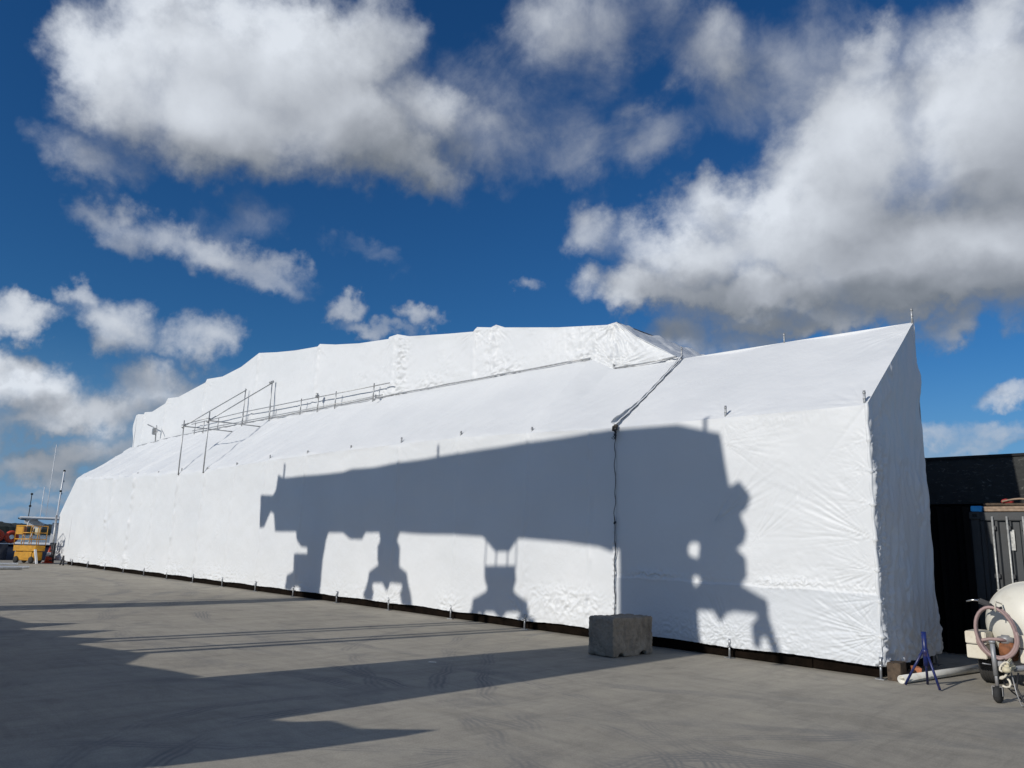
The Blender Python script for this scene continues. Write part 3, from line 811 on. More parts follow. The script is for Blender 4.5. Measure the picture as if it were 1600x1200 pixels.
# lumpy taped edge at the near corner
mb = MB()
zs = [.16+i*(3.62/140) for i in range(141)]
ties = (3.25, 2.80, 2.33, 1.85, 1.42, 1.02, .55)
def cr(z): return .020+.012*abs(math.sin(z*9))+sum(.030*math.exp(-((z-t)/.012)**2) for t in ties)+.010*math.exp(-((z-.3)/.3)**2)*math.sin(z*60)
mb.tube([(XR-.012+.006*math.sin(z*14), YF+.012, z) for z in zs], [cr(z) for z in zs], 10)
sub(mb.build('corner_roll', M['wrap'], shelter))
# pipe along the foot of the upper wall
mb = MB(); xs_ = np.linspace(-40.3, -11.2, 40)
mb.tube([(x, YB-.07, float(lerp(RIDGE, x))+.01+.008*math.sin(x*3)) for x in xs_], .019, 7)
mb.tube([(-10.5, YB-.05, 5.60), (-9.6, YB-.05, 5.60), (-8.85, YB-.05, 5.62)], .018, 7)
sub(mb.build('foot_rail', M['galv'], shelter))
# pole on the far bottom corner
mb = MB(); mb.tube([(-43.15, YF-.1, .05), (-43.3, YF-.12, 2.3)], .05, 8); sub(mb.build('end_pole', M['galv'], shelter))
scene.cycles.max_bounces = 5; scene.cycles.diffuse_bounces = 3; scene.cycles.glossy_bounces = 3; scene.cycles.transmission_bounces = 3

# ------------------------------------------------------------------ travel lift and hauled boat behind the camera: they cast the big shadows
M['lift'] = simple('dark blue lift paint', (.03, .06, .16), .5, 0, .2, 3)
M['hull'] = simple('dull red antifouling', (.16, .05, .04), .7)
lift = empty('travel_lift', 'tall blue boat hoist with deep beam and hook blocks standing outside the picture', 'boat hoist', (-15, -.8, 0))
def lpart(name, polys, y0=-.85, y1=-.6, m='lift'):
    mb = MB()
    for i, p in enumerate(polys): mb.prism(p, y0+.003*i, y1+.003*i)
    o = mb.build(name, M[m], lift); o.matrix_parent_inverse = Matrix.Translation((15, .8, 0)); return o
lpart('main_beam', [[(-23.63, 8.42), (-22.88, 8.41), (-22.75, 8.57), (-22.69, 9.03), (-22.37, 8.92), (-19.15, 8.95), (-18.69, 9.02), (-17.78, 9.02), (-15.01, 9.15), (-12.59, 9.26), (-10.1, 9.36), (-8.63, 9.33), (-7.81, 9.11), (-7.76, 8.75), (-7.67, 8.24), (-7.52, 7.86), (-9.3, 7.28), (-9.91, 7.3), (-10.09, 7.23), (-10.38, 7.32), (-11.17, 7.39), (-12.48, 7.43), (-12.72, 7.17), (-13.16, 7.16), (-13.56, 7.46), (-16.42, 7.5), (-17.93, 7.49), (-18.07, 7.32), (-18.58, 7.31), (-18.95, 7.47), (-19.62, 7.47), (-22.62, 7.47), (-22.76, 7.98), (-22.93, 8.03), (-23.25, 7.58), (-23.51, 7.54)]])
lpart('leg', [[(-21.4, 7.55), (-21.28, 7.24), (-21.01, 7.04), (-20.66, 7.01), (-20.63, 6.79), (-21.34, 6.77), (-21.3, 6.28), (-21.65, 6.16), (-21.66, 5.82), (-21.38, 5.8), (-21.26, 5.91), (-21.0, 5.96), (-20.7, 5.81), (-20.62, 5.6), (-20.3, 3.8), (-20.2, 0), (-18.9, 0), (-19.2, 3.8), (-19.82, 5.6), (-19.85, 6.74), (-19.77, 7.26), (-19.63, 7.56)]], -.8, -.65)
lpart('leg', [[(-9.91, 7.66), (-7.71, 8.24), (-7.49, 8.34), (-7.32, 8.12), (-7.4, 7.95), (-7.52, 7.86), (-7.41, 7.6), (-7.46, 7.42), (-9.9, 7.42)],
      [(-8.23, 7.43), (-7.46, 7.43), (-7.62, 7.3), (-7.43, 7.15), (-7.42, 6.91), (-7.56, 6.72), (-8.24, 6.7), (-8.28, 7.12)],
      [(-9.9, 7.43), (-8.5, 7.43), (-8.47, 7.2), (-8.41, 6.83), (-8.33, 6.6), (-8.3, 6.32), (-8.24, 5.79), (-8.2, 5.58), (-7.27, 2.0), (-7.3, 0), (-9.6, 0), (-9.73, 2.17), (-9.85, 5.33)],
      [(-8.49, 7.19), (-8.42, 7.13), (-8.3, 7.10), (-8.2, 7.15), (-8.2, 6.80), (-8.28, 6.86), (-8.36, 6.88), (-8.45, 6.80)],
      [(-8.52, 7.45), (-8.38, 7.45), (-8.45, 7.38), (-8.5, 7.30)], [(-8.33, 7.45), (-8.20, 7.45), (-8.20, 7.25), (-8.25, 7.36)],
      [(-8.35, 6.62), (-8.24, 6.71), (-7.56, 6.73), (-7.08, 6.51), (-7.07, 6.27), (-7.24, 6.25), (-7.27, 6.35), (-7.65, 6.35), (-7.77, 6.31), (-7.89, 6.16), (-8.01, 6.33), (-8.32, 6.32)],
      [(-7.07, 6.30), (-7.26, 6.28), (-7.12, 6.03), (-7.04, 5.82), (-6.96, 5.55), (-6.89, 5.8)],
      [(-7.20, 6.3), (-7.35, 6.11), (-7.32, 5.85), (-7.2, 5.85), (-7.2, 5.99), (-7.12, 6.03)]], -.8, -.65)
lpart('hook_block', [[(-17.34, 7.57), (-17.23, 7.18), (-17.34, 7.09), (-17.3, 6.76), (-17.21, 6.65), (-17.64, 6.45), (-17.66, 6.21), (-17.79, 5.9), (-17.72, 5.82), (-17.4, 5.81), (-17.37, 5.99), (-17.44, 6.1), (-17.43, 6.25), (-17.04, 6.27), (-16.82, 6.08), (-16.64, 6.29), (-16.25, 6.29), (-16.23, 6.12), (-16.3, 6.0), (-16.2, 5.81), (-15.82, 5.78), (-15.89, 6.03), (-16.01, 6.27), (-16.08, 6.49), (-16.38, 6.62), (-16.41, 7.08), (-16.56, 7.25), (-16.42, 7.58)]], -.8, -.65)
lpart('hook_block', [[(-13.44, 6.77), (-12.52, 6.81), (-12.48, 6.59), (-12.57, 6.34), (-12.46, 6.25), (-12.15, 6.13), (-12.07, 5.85), (-12.31, 5.81), (-12.31, 5.93), (-12.42, 5.97), (-12.73, 5.94), (-12.87, 5.79), (-13.02, 5.85), (-13.1, 5.92), (-13.47, 5.89), (-13.58, 5.83), (-13.58, 5.78), (-13.78, 5.81), (-13.75, 6.07), (-13.38, 6.24), (-13.31, 6.32), (-13.43, 6.54)]], -.8, -.65)
for x, z0, z1, w in ((-13.43, 6.75, 7.45, .025), (-13.1, 6.75, 7.2, .035), (-12.76, 6.78, 7.2, .035), (-12.5, 6.78, 7.45, .025), (-13.74, 0, 5.85, .16), (-13.42, 0, 5.85, .12), (-12.34, 0, 5.85, .12), (-12.02, 0, 5.85, .17), (-8.1, 8.9, 9.5, .07), (-22.36, 8.9, 9.38, .09), (-15.15, 9.1, 9.45, .07), (-20.75, 0, 5.9, .12)):
    mb = MB(); mb.box((x, -.72, (z0+z1)/2), (w, .07, z1-z0))
    o = mb.build('hoist_cable', M['cord'], lift); o.matrix_parent_inverse = Matrix.Translation((15, .8, 0))
hb = MB(); hb.prism([(-40, .4), (-40, 2.1), (-31, 2.15), (-18.98, 2.12), (-17.6, 2.2), (-16.55, 2.25), (-16.2, 2.6), (-15.68, 2.11), (-15.4, 2.15), (-14.86, 2.68), (-14.32, 2.2), (-13.76, 2.52), (-13.3, 2.2), (-11.9, 2.42), (-11.14, 2.18), (-10.38, 2.3), (-9.81, 2.36), (-9.69, 2.2), (-7.27, 2.17), (-7.13, 2.22), (-7.0, 2.36), (-6.6, 2.37), (-6.2, 2.62), (-6.23, 2.26), (-6.28, 1.98), (-6.35, 1.74), (-6.5, 1.51), (-6.8, 1.2), (-7.6, .5)], -1.25, -.85)
hull = hb.build('boat_hull', M['hull'])
tag(hull, 'long low red boat hull chocked on the yard outside the picture', 'boat')

# ------------------------------------------------------------------ scaffold bracket frame and guard rail on the roof
def frame_from(name, label, cat, loc, parts, mat='galv', group=None):
    root = empty(name, label, cat, loc, 0, group); im = Matrix.Translation(-Vector(loc))
    for pname, pts, r in parts:
        mb = MB(); mb.tube(pts, r, 8); o = mb.build(pname, M[mat], root); o.matrix_parent_inverse = im
    return root
xa, xb = -28.87, -26.70
frame_from('scaffold_frame', 'grey tube scaffold bracket with two raking rails standing on the long roof edge', 'scaffold frame', (-27.8, 11.3, 3.78), [
    ('upright', [(xa, 11.25, 3.72), (xa-.02, 11.25, 5.76)], .023), ('upright', [(xb, 11.25, 3.70), (xb, 11.25, 5.86)], .023),
    ('upright', [(xa, 13.50, 5.92), (xa, 13.50, 7.34)], .020), ('upright', [(xb, 13.50, 5.90), (xb, 13.50, 7.36)], .020),
    ('raking_rail', [(xa, 11.2, 5.50), (xa, 13.55, 7.30)], .020), ('raking_rail', [(xb, 11.2, 5.52), (xb, 13.55, 7.33)], .020),
    ('ledger', [(xa+.04, 11.2, 5.53), (xa+.04, 13.25, 5.56)], .020), ('ledger', [(xb+.04, 11.2, 5.55), (xb+.04, 13.3, 5.58)], .020),
    ('transom', [(xa-.08, 11.20, 5.58), (xb+.12, 11.20, 5.64)], .018), 
    ('coupler', [(xa, 11.19, 5.47), (xa, 11.31, 5.60)], .040), ('coupler', [(xb, 11.19, 5.49), (xb, 11.31, 5.62)], .040),
    ('coupler', [(xb, 13.40, 7.28), (xb, 13.55, 7.36)], .045)])
gr = [('rail', [(-33.6, 13.42, 6.30), (-28.8, 13.42, 6.36), (-24.3, 13.42, 6.34), (-19.0, 13.42, 6.31)], .018), ('rail', [(-33.4, 13.40, 5.99), (-26, 13.40, 5.97), (-19.3, 13.40, 5.97)], .018)]
for x in (-33.2, -32.3, -30.9, -28.72, -26.5, -24.25, -23.1, -22.0, -19.82): gr.append(('post', [(x, 13.41, 5.80), (x+.02, 13.41, 6.40 if x > -30 else 6.34)], .020))
gr.append(('bracket', [(-19.6, 13.35, 5.98), (-19.45, 13.25, 5.92), (-19.45, 13.2, 5.78)], .03))
gr.append(('bracket', [(-23.15, 13.38, 6.30), (-23.1, 13.36, 6.46)], .05))
frame_from('guard_rail', 'grey two rail guard rail along the foot of the upper wall', 'guard rail', (-26, 13.4, 5.9), gr)
fl = empty('flood_light', 'small floodlight on a bent bracket at the far left of the upper wall', 'floodlight', (-37.65, 13.4, 5.9))
def fpart(name, mb, mat, root):
    o = mb.build(name, mat, root); o.matrix_parent_inverse = Matrix.Translation(-Vector(root.location)); return o
fpart('bracket', MB().tube([(-37.65, 13.42, 5.85), (-37.68, 13.40, 6.45), (-38.4, 13.25, 6.68)], .03, 8), M['galv'], fl)
fpart('stay', MB().tube([(-37.68, 13.4, 6.6), (-37.2, 13.3, 6.22)], .02, 6), M['galv'], fl)
fpart('lamp_housing', MB().box((-37.68, 13.32, 6.3), (.16, .16, .32), bev=.03), M['galv'], fl)

# ------------------------------------------------------------------ concrete block
def block_material():
    m, nt, b = new_mat('stained cast concrete'); v = objvec(nt); vs = objvec(nt, (1.6, 1.6, .6))
    c = ramp(nt, noise_fac(nt, 3, 7, .65, v), [(.3, (.23, .19, .145)), (.7, (.40, .34, .265))])
    c = mixc(nt, ramp(nt, noise_fac(nt, 2.2, 5, .6, vs), [(.54, (0, 0, 0)), (.74, (.75,)*3)]), c, (.07, .055, .042))
    c = mixc(nt, ramp(nt, noise_fac(nt, 26, 6, .7, v), [(.55, (0, 0, 0)), (.72, (.6,)*3)]), c, (.07, .065, .06))
    nt.links.new(c, b.inputs['Base Color']); b.inputs['Roughness'].default_value = .95
    bump(nt, b, noise_fac(nt, 22, 7, .7, v), .02, .8); return m
M['block'] = block_material()
A_, B_, C_ = Vector((-7.91, 9.52, 0)), Vector((-7.50, 9.66, 0)), Vector((-7.45, 10.62, 0))
L_, W_ = (C_-B_).length, .50
prof = [(0, .01), (.08, 0), (.14, .0), (.17, .055), (.23, .06), (.27, .01), (.45, 0), (.62, .0), (.66, .05), (.70, .07), (.78, .06), (.82, .0), (L_-.02, 0.01), (L_, .03), (L_, .55), (L_-.03, .575), (.5, .57), (.03, .58), (0, .55)]
mb = MB(); mb.prism([(u-L_/2, v) for u, v in prof], -W_/2, W_/2)
blk = mb.build('concrete_block', M['block'])
blk.location = (-7.70, 10.12, 0); blk.rotation_euler = (0, 0, math.atan2(.96, .05))
md = blk.modifiers.new('remesh', 'REMESH'); md.mode = 'VOXEL'; md.voxel_size = .013; md.use_smooth_shade = True
md = blk.modifiers.new('smooth', 'SMOOTH'); md.iterations = 3; md.factor = .5
tx = bpy.data.textures.new('chips', 'CLOUDS'); tx.noise_scale = .08; tx.noise_depth = 4
md = blk.modifiers.new('chips', 'DISPLACE'); md.texture = tx; md.strength = .045; md.mid_level = .55; md.texture_coords = 'LOCAL'
tag(blk, 'weathered dark concrete ballast block standing in front of the wrapped wall', 'concrete block')

# ------------------------------------------------------------------ blue pipe stand, white pipe, timber block, brick
M['blue'] = simple('chipped dark blue paint', (.007, .018, .11), .4, 0, .3, 9, 0, (.10, .06, .05), 14, .6)
M['pvc'] = simple('dirty white pvc', (.66, .65, .60), .35, 0, .06, 4, 0, (.35, .31, .24), 3, .5)
M['timber'] = simple('old grey brown timber', (.085, .06, .04), .85, 0, .45, 20, .01)
M['plank'] = simple('tan timber plank', (.30, .215, .15), .75, 0, .3, 12)
M['brick'] = simple('orange brick', (.45, .17, .08), .85, 0, .25, 12, .004)
ps = empty('pipe_stand', 'dark blue steel tripod pipe stand at the near corner of the shelter', 'pipe stand', (-3.58, 11.1, 0))
fpart('post', MB().tube([(-3.56, 11.05, .27), (-3.565, 11.05, .69)], .031, 14), M['blue'], ps)
fpart('collar', MB().tube([(-3.562, 11.05, .42), (-3.562, 11.05, .48)], .037, 14), M['blue'], ps)
for fx, fy in ((-3.83, 11.05), (-3.40, 10.98), (-3.66, 11.36)):
    fpart('leg', MB().tube([(-3.562+(fx+3.562)*.08, 11.05+(fy-11.05)*.08, .47), (fx, fy, .012)], .0155, 10), M['blue'], ps)
mb = MB(); p0, p1 = Vector((-3.90, 11.12, .055)), Vector((-3.46, 13.9, .055)); N_ = 24
dr = (p1-p0).normalized(); u = dr.cross(Vector((0, 0, 1))).normalized(); w = dr.cross(u)
rings = []
for p, r in ((p0, .053), (p1, .053), (p1, .045), (p0, .045)):
    rings.append([mb.bm.verts.new(p+(u*math.cos(6.28318*k/N_)+w*math.sin(6.28318*k/N_))*r) for k in range(N_)])
for A, B in zip(rings, rings[1:]+rings[:1]):
    for k in range(N_): mb.bm.faces.new((A[k], A[(k+1) % N_], B[(k+1) % N_], B[k])).smooth = (A is not rings[3] and A is not rings[1])
tag(mb.build('plastic_pipe', M['pvc']), 'long hollow white plastic pipe lying on the concrete behind the blue stand', 'pipe')
tag(MB().box((-4.055, 11.42, .115), (.17, .30, .23), rot=(0, 0, .10), bev=.006).build('timber_block', M['timber']), 'squat weathered timber block propping the near corner of the shelter', 'timber block')
tag(MB().box((-3.99, 11.95, .095), (.11, .21, .075), rot=(0, .1, .5), bev=.004).build('brick', M['brick']), 'orange brick in the shade behind the timber block', 'brick')
tag(MB().box((-3.99, 11.95, .028), (.24, .32, .056), rot=(0, 0, .3), bev=.004).build('timber_offcut', M['timber']), 'flat timber offcut lying under the orange brick', 'timber offcut')
tag(MB().box((-8.65, 7.12, .004), (.10, .05, .008), rot=(0, 0, .5)).build('paper_scrap', M['pvc']), 'small white paper scrap on the shaded concrete', 'litter')

# ------------------------------------------------------------------ tank trailer
M['tank'] = simple('cream fibreglass tank', (.68, .655, .57), .45, 0, .05, 2, 0, (.40, .35, .26), 2.5, .35)
M['boxw'] = simple('cream painted steel box', (.66, .61, .50), .45, 0, .04, 3, 0, (.35, .27, .18), 6, .35)
M['rubber'] = simple('black tyre rubber', (.022, .022, .022), .8, 0, .3, 12, .004, (.10, .09, .08), 4, .4)
M['hose'] = simple('dusty pink hose', (.34, .235, .22), .55, 0, .12, 9, 0, (.30, .20, .18), 7, .4)
M['black'] = simple('black plastic', (.018, .018, .02), .45)
M['rust'] = simple('rusty pump casting', (.22, .085, .035), .8, 0, .4, 14, .006)
M['chrome'] = simple('bright steel spout', (.62, .61, .58), .25, .9, .05)
M['tgalv'] = simple('galvanised trailer steel', (.33, .335, .34), .5, .4, .2, 16, 0, (.2, .12, .07), 8, .4)
M['cover'] = simple('yellowed plastic cast', (.58, .52, .36), .55)
tr = empty('tank_trailer', 'cream tank trailer with looped pink hose parked at the right edge', 'tank trailer', (-2.6, 12, 0))
def tp(n, mb, m, parent=tr):
    o = mb.build(n, M[m], parent)
    if parent is tr: o.matrix_parent_inverse = Matrix.Translation((2.6, -12, 0))
    return o
tc = Vector((-2.60, 0, .80))
prof = [(.02, 11.86), (.16, 11.875), (.28, 11.91), (.38, 11.97), (.455, 12.05), (.50, 12.15), (.52, 12.28), (.527, 12.285), (.527, 12.33), (.52, 12.335), (.52, 14.0), (.50, 14.13), (.42, 14.28), (.2, 14.4), (.02, 14.42)]
tank = tp('tank', MB().lathe([(a*1.06, b) for a, b in prof], (tc.x, 0, tc.z), 'Y', 56), 'tank')
tp('filler_lid', MB().lathe([(.17, 0), (.17, .05), (.15, .07), (.02, .075)], (-2.52, 12.75, 1.345), 'Z', 28), 'tank')
tp('tank_strap', MB().lathe([(.553, 12.9), (.557, 12.9), (.557, 12.95), (.553, 12.95)], (tc.x, 0, tc.z), 'Y', 56), 'tgalv')
for x0, x1 in ((-3.26, -3.03), (-2.66, -2.42)):
    b0 = tp('storage_box', MB().box(((x0+x1)/2, 11.90, .45), (x1-x0, .42, .17), bev=.008), 'boxw')
    mb = MB().box(((x0+x1)/2, 11.90, .622), (x1-x0+.012, .434, .155), bev=.010)
    tp('box_lid', mb, 'boxw')
    tp('box_seal', MB().box(((x0+x1)/2, 11.90, .54), (x1-x0-.012, .41, .014)), 'black')
def wheel(x, y, rad, wd, name='wheel'):
    w0 = tp(name, MB().lathe([(rad*.55, -wd*.42), (rad*.57, -wd*.2), (rad*.3, -wd*.1), (.03, -wd*.12), (.03, wd*.12), (rad*.3, wd*.1), (rad*.57, wd*.2), (rad*.55, wd*.42)], (x, y, rad), 'X', 28), 'tgalv')
    pr = [(rad*.58, -wd*.46), (rad*.75, -wd*.52), (rad*.92, -wd*.48), (rad*.985, -wd*.38)]
    for g in (-.22, -.07, .08, .23): pr += [(rad, wd*(g-.055)), (rad*.965, wd*(g-.02)), (rad*.965, wd*(g+.02)), (rad, wd*(g+.055))]
    pr += [(rad*.985, wd*.38), (rad*.92, wd*.48), (rad*.75, wd*.52), (rad*.58, wd*.46)]
    t = MB().lathe(pr, (x, y, rad), 'X', 40).build('tyre', M['rubber'], w0); return w0
wheel(-3.15, 12.34, .265, .20); wheel(-2.04, 12.34, .265, .20)
tp('axle', MB().tube([(-3.10, 12.34, .265), (-2.1, 12.34, .265)], .03, 10), 'tgalv')
tp('chassis', MB().box((-2.85, 13.0, .35), (.06, 2.3, .09)).box((-2.31, 13.0, .35), (.06, 2.3, .09)).box((-2.58, 11.95, .351), (.6, .07, .085)), 'tgalv')
mb = MB()
for a in (-2.83, -2.33): mb.tube([(a, 12.0, .355), (-2.565+(a+2.58)*.1, 10.85, .385)], .034, 4)
tp('drawbar', mb, 'tgalv')
tp('coupling', MB().box((-2.56, 10.72, .41), (.085, .26, .07), bev=.02).lathe([(.045, 0), (.05, .03), (.03, .06)], (-2.56, 10.60, .37), 'Z', 14).box((-2.56, 10.74, .47), (.03, .16, .05), rot=(.2, 0, 0), bev=.01), 'cover')
tp('rope', MB().tube([(-2.60+.05*math.cos(i*.7), 10.66+.03*math.sin(i*.5), .46-.012*i+.03*math.sin(i*.9)) for i in range(22)], .013, 7), 'boxw')
j = tp('jockey_stand', MB().tube([(-2.70, 10.73, .14), (-2.705, 10.73, .40)], .019, 12).tube([(-2.705, 10.73, .30), (-2.715, 10.73, .66)], .026, 12).tube([(-2.715, 10.73, .665), (-2.715, 10.73, .69)], .034, 12), 'tgalv')
tp('jockey_clamp', MB().box((-2.66, 10.80, .43), (.12, .10, .06), bev=.01).tube([(-2.74, 10.70, .42), (-2.82, 10.66, .43)], .008, 6), 'tgalv')
jw = tp('jockey_wheel', MB().lathe([(.03, -.04), (.075, -.038), (.092, -.022), (.096, 0), (.092, .022), (.075, .038), (.03, .04)], (-2.70, 10.73, .097), 'X', 26), 'rubber')
tp('wheel_fork', MB().box((-2.752, 10.73, .13), (.006, .05, .10)).box((-2.648, 10.73, .13), (.006, .05, .10)).box((-2.70, 10.73, .182), (.11, .05, .006)), 'tgalv')
# pump with valve
pu = tp('pump', MB().lathe([(.05, -.10), (.10, -.09), (.115, -.02), (.115, .06), (.07, .09)], (-2.80, 11.80, .50), 'X', 22).box((-2.80, 11.8, .40), (.16, .16, .05), bev=.01), 'rust')
MB().lathe([(.034, -.09), (.04, -.05), (.06, -.04), (.06, .04), (.04, .05), (.034, .09)], (-2.82, 11.76, .625), 'X', 16).build('valve', M['tgalv'], pu).matrix_parent_inverse = Matrix.Translation((2.6, -12, 0))
pu.children[0].matrix_parent_inverse = Matrix.Identity(4)
tp('pump_motor', MB().lathe([(.06, 0), (.08, .02), (.08, .18), (.05, .2)], (-2.70, 11.84, .60), 'X', 16), 'black')
# looped hose
pts = []
def loop(cx, cz, rx, rz, y, a0, a1, n, tilt=0.0):
    return [(cx+rx*math.cos(a0+(a1-a0)*i/n)+tilt*math.sin(a0+(a1-a0)*i/n), y+.03*math.sin(1.7*i/n*3), cz+rz*math.sin(a0+(a1-a0)*i/n)) for i in range(n+1)]
pts += [(-2.80, 11.72, .62), (-2.88, 11.68, .63), (-2.98, 11.66, .625), (-3.07, 11.64, .60)]
pts += loop(-2.895, .72, .225, .305, 11.64, math.radians(205), math.radians(205-360), 30, -.02)
pts += loop(-2.875, .66, .235, .26, 11.60, math.radians(190), math.radians(190+190), 20, .0)
tp('hose', MB().tube(pts, .0205, 12), 'hose')
pts2 = loop(-2.89, .715, .215, .31, 11.61, math.radians(100), math.radians(100+540), 44, -.03)+[(-2.86, 11.58, .40), (-2.94, 11.58, .42), (-2.99, 11.60, .47)]
tp('hose', MB().tube([(x+.0, y-.0, z) for x, y, z in pts2], .0195, 12), 'hose')
tp('hose_hook', MB().tube([(-2.86, 11.60, 1.0), (-2.86, 11.62, 1.10), (-2.86, 11.90, 1.06)], .010, 8).tube([(-2.86, 11.585, 1.08), (-2.86, 11.585, .97)], .008, 6), 'boxw')
ng = tp('nozzle_gun', MB().box((-3.0, 11.66, 1.075), (.15, .05, .07), rot=(0, .35, 0), bev=.018).box((-2.93, 11.66, 1.03), (.05, .045, .10), rot=(0, -.5, 0), bev=.014).tube([(-2.93, 11.65, 1.06), (-2.86, 11.65, 1.0), (-2.80, 11.66, 1.03)], .016, 8), 'black')
s0 = MB().tube([(-3.05, 11.655, 1.097), (-3.13, 11.65, 1.10), (-3.20, 11.64, 1.078)], [.012, .011, .010], 10).build('spout', M['chrome'], ng)
tp('cable', MB().tube([(-2.60+.004*i+.05*math.sin(i*.8), 10.62+.012*i+.03*math.cos(i*1.1), .34-.015*i+.05*math.sin(i*.6)) for i in range(18)], .009, 6), 'black')
tp('cable', MB().tube([(-2.48, 10.75, .36), (-2.50, 10.70, .2), (-2.42, 10.62, .06), (-2.33, 10.6, .03), (-2.28, 10.7, .1), (-2.36, 10.8, .3)], .011, 6), 'black')
tp('safety_chain', MB().tube([(-2.54, 10.7, .36), (-2.50, 10.66, .16), (-2.46, 10.65, .02), (-2.40, 10.66, .02)], .008, 5), 'tgalv')

# ------------------------------------------------------------------ dark shed, container, planks
def tarp_material():
    m, nt, b = new_mat('black weathered cladding'); v = objvec(nt); vs = objvec(nt, (1, 1, 2.5))
    c = ramp(nt, noise_fac(nt, 1.6, 6, .6, v), [(.3, (.012, .013, .013)), (.7, (.026, .028, .026))])
    c = mixc(nt, ramp(nt, noise_fac(nt, 5.5, 7, .72, vs, 1.5), [(.57, (0, 0, 0)), (.68, (.85,)*3)]), c, (.15, .145, .13))
    nt.links.new(c, b.inputs['Base Color']); b.inputs['Roughness'].default_value = .75
    bump(nt, b, noise_fac(nt, 3, 6, .6, v), .08, .6); return m
M['tarp'] = tarp_material()
M['cont'] = simple('dark grey container paint', (.030, .034, .038), .45, 0, .2, 3, 0, (.025, .02, .018), 5, .5)
M['bar'] = simple('scuffed lock bar', (.42, .42, .40), .45, .3, .3, 20)
M['tagb'] = simple('bright blue plastic', (.04, .40, .90), .4)
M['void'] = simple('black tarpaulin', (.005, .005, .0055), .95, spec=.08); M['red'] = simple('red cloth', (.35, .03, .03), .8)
sh = empty('dark_shed', 'long black clad shed with an open unlit front behind the near bay', 'shed', (0, 17.5, 0))
def sp(n, mb, m): 
    o = mb.build(n, M[m], sh); o.matrix_parent_inverse = Matrix.Translation((0, -17.5, 0)); return o
sp('fascia', MB().box((1.0, 17.5, 3.15), (17, .12, .92)), 'tarp')
sp('fascia_trim', MB().box((1.0, 17.43, 3.625), (17.1, .05, .05)), 'dark')
sp('roof', MB().box((1.0, 22.5, 3.60), (17, 9.8, .06)), 'dark')
sp('rear_wall', MB().box((1.0, 27.4, 1.8), (17, .1, 3.5)), 'dark')
sp('side_wall', MB().box((-7.4, 22.4, 1.8), (.1, 9.8, 3.5)), 'dark')
sp('side_wall', MB().box((9.4, 22.4, 1.8), (.1, 9.8, 3.5)), 'dark')
sp('curtain', MB().box((-5.45, 17.75, 1.35), (3.8, .06, 2.66)), 'dark')
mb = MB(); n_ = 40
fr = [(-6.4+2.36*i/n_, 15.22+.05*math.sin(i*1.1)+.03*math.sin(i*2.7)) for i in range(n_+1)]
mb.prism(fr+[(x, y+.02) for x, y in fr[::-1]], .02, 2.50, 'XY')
tag(mb.build('void_sheet', M['void']), 'black tarpaulin standing in for deep shade between the shelter and the container', 'void sheet')  # added black sheet in place of the deep shade in this gap
ct = empty('shipping_container', 'dark grey shipping container with closed doors and vertical lock bars', 'container', (-2.8, 16, 0))
def cp(n, mb, m, parent=ct):
    o = mb.build(n, M[m], parent); o.matrix_parent_inverse = Matrix.Translation((2.8, -16, 0)) if parent is ct else Matrix.Identity(4); return o
cx0, cx1, cy = -4.03, -1.75, 15.3
cp('body', MB().box(((cx0+cx1)/2, cy+3.06, 1.22), (cx1-cx0-.02, 5.9, 2.3)), 'cont')
for x in (cx0+.07, cx1-.07): cp('corner_post', MB().box((x, cy+.06, 1.21), (.13, .13, 2.18), bev=.01), 'cont')
cp('header', MB().box(((cx0+cx1)/2, cy+.06, 2.345), (cx1-cx0-.28, .12, .14), bev=.01), 'cont'); cp('sill', MB().box(((cx0+cx1)/2, cy+.06, .10), (cx1-cx0-.28, .12, .16), bev=.01), 'cont')
for x in (cx0+.08, cx1-.08):
    c0 = cp('corner_casting', MB().box((x, cy+.05, 2.36), (.18, .18, .13), bev=.012), 'cont')
    cp('casting_slot', MB().box((x, cy-.041, 2.36), (.07, .006, .055), bev=.001), 'dark', c0)
mid_ = (cx0+cx1)/2
for s_, (a, b_) in enumerate(((cx0+.14, mid_-.01), (mid_+.01, cx1-.14))):
    mb = MB(); n = 5; w_ = (b_-a)/n; prof = []
    for i in range(n):
        x = a+i*w_; prof += [(x, 0), (x+w_*.30, 0), (x+w_*.42, .036), (x+w_*.88, .036)]
    prof += [(b_, 0)]
    low = []
    for x, yy in prof: low.append((x, cy+.03+yy))
    pts_ = low+[(b_, cy+.12), (a, cy+.12)]
    mb.prism(pts_, .19, 2.27, 'XY')
    d0_ = cp('door', mb, 'cont')
    for q in (.20, .42, .66) if s_ == 0 else (.30, .72):
        x = a+(b_-a)*q
        bar = cp('lock_bar', MB().tube([(x, cy-.03, .12), (x, cy-.03, 2.34)], .017, 8), 'bar')
        for zz in (.35, 1.0, 1.35, 2.15): cp('bar_bracket', MB().box((x, cy-.005, zz), (.09, .05, .07), bev=.006), 'cont', bar)
        cp('bar_handle', MB().box((x+.13, cy-.045, 1.12+.08*(q > .5)), (.30, .02, .03), bev=.006), 'bar', bar)
    cp('data_plate', MB().box((a+(b_-a)*.45, cy+.026, 1.95), (.10, .006, .34)), 'bar', d0_)
tag(MB().box((-3.93, 15.42, 2.475), (.17, .26, .10), bev=.012).build('blue_crate', M['tagb']), 'small bright blue plastic crate on the front corner of the container', 'crate')
k = 0
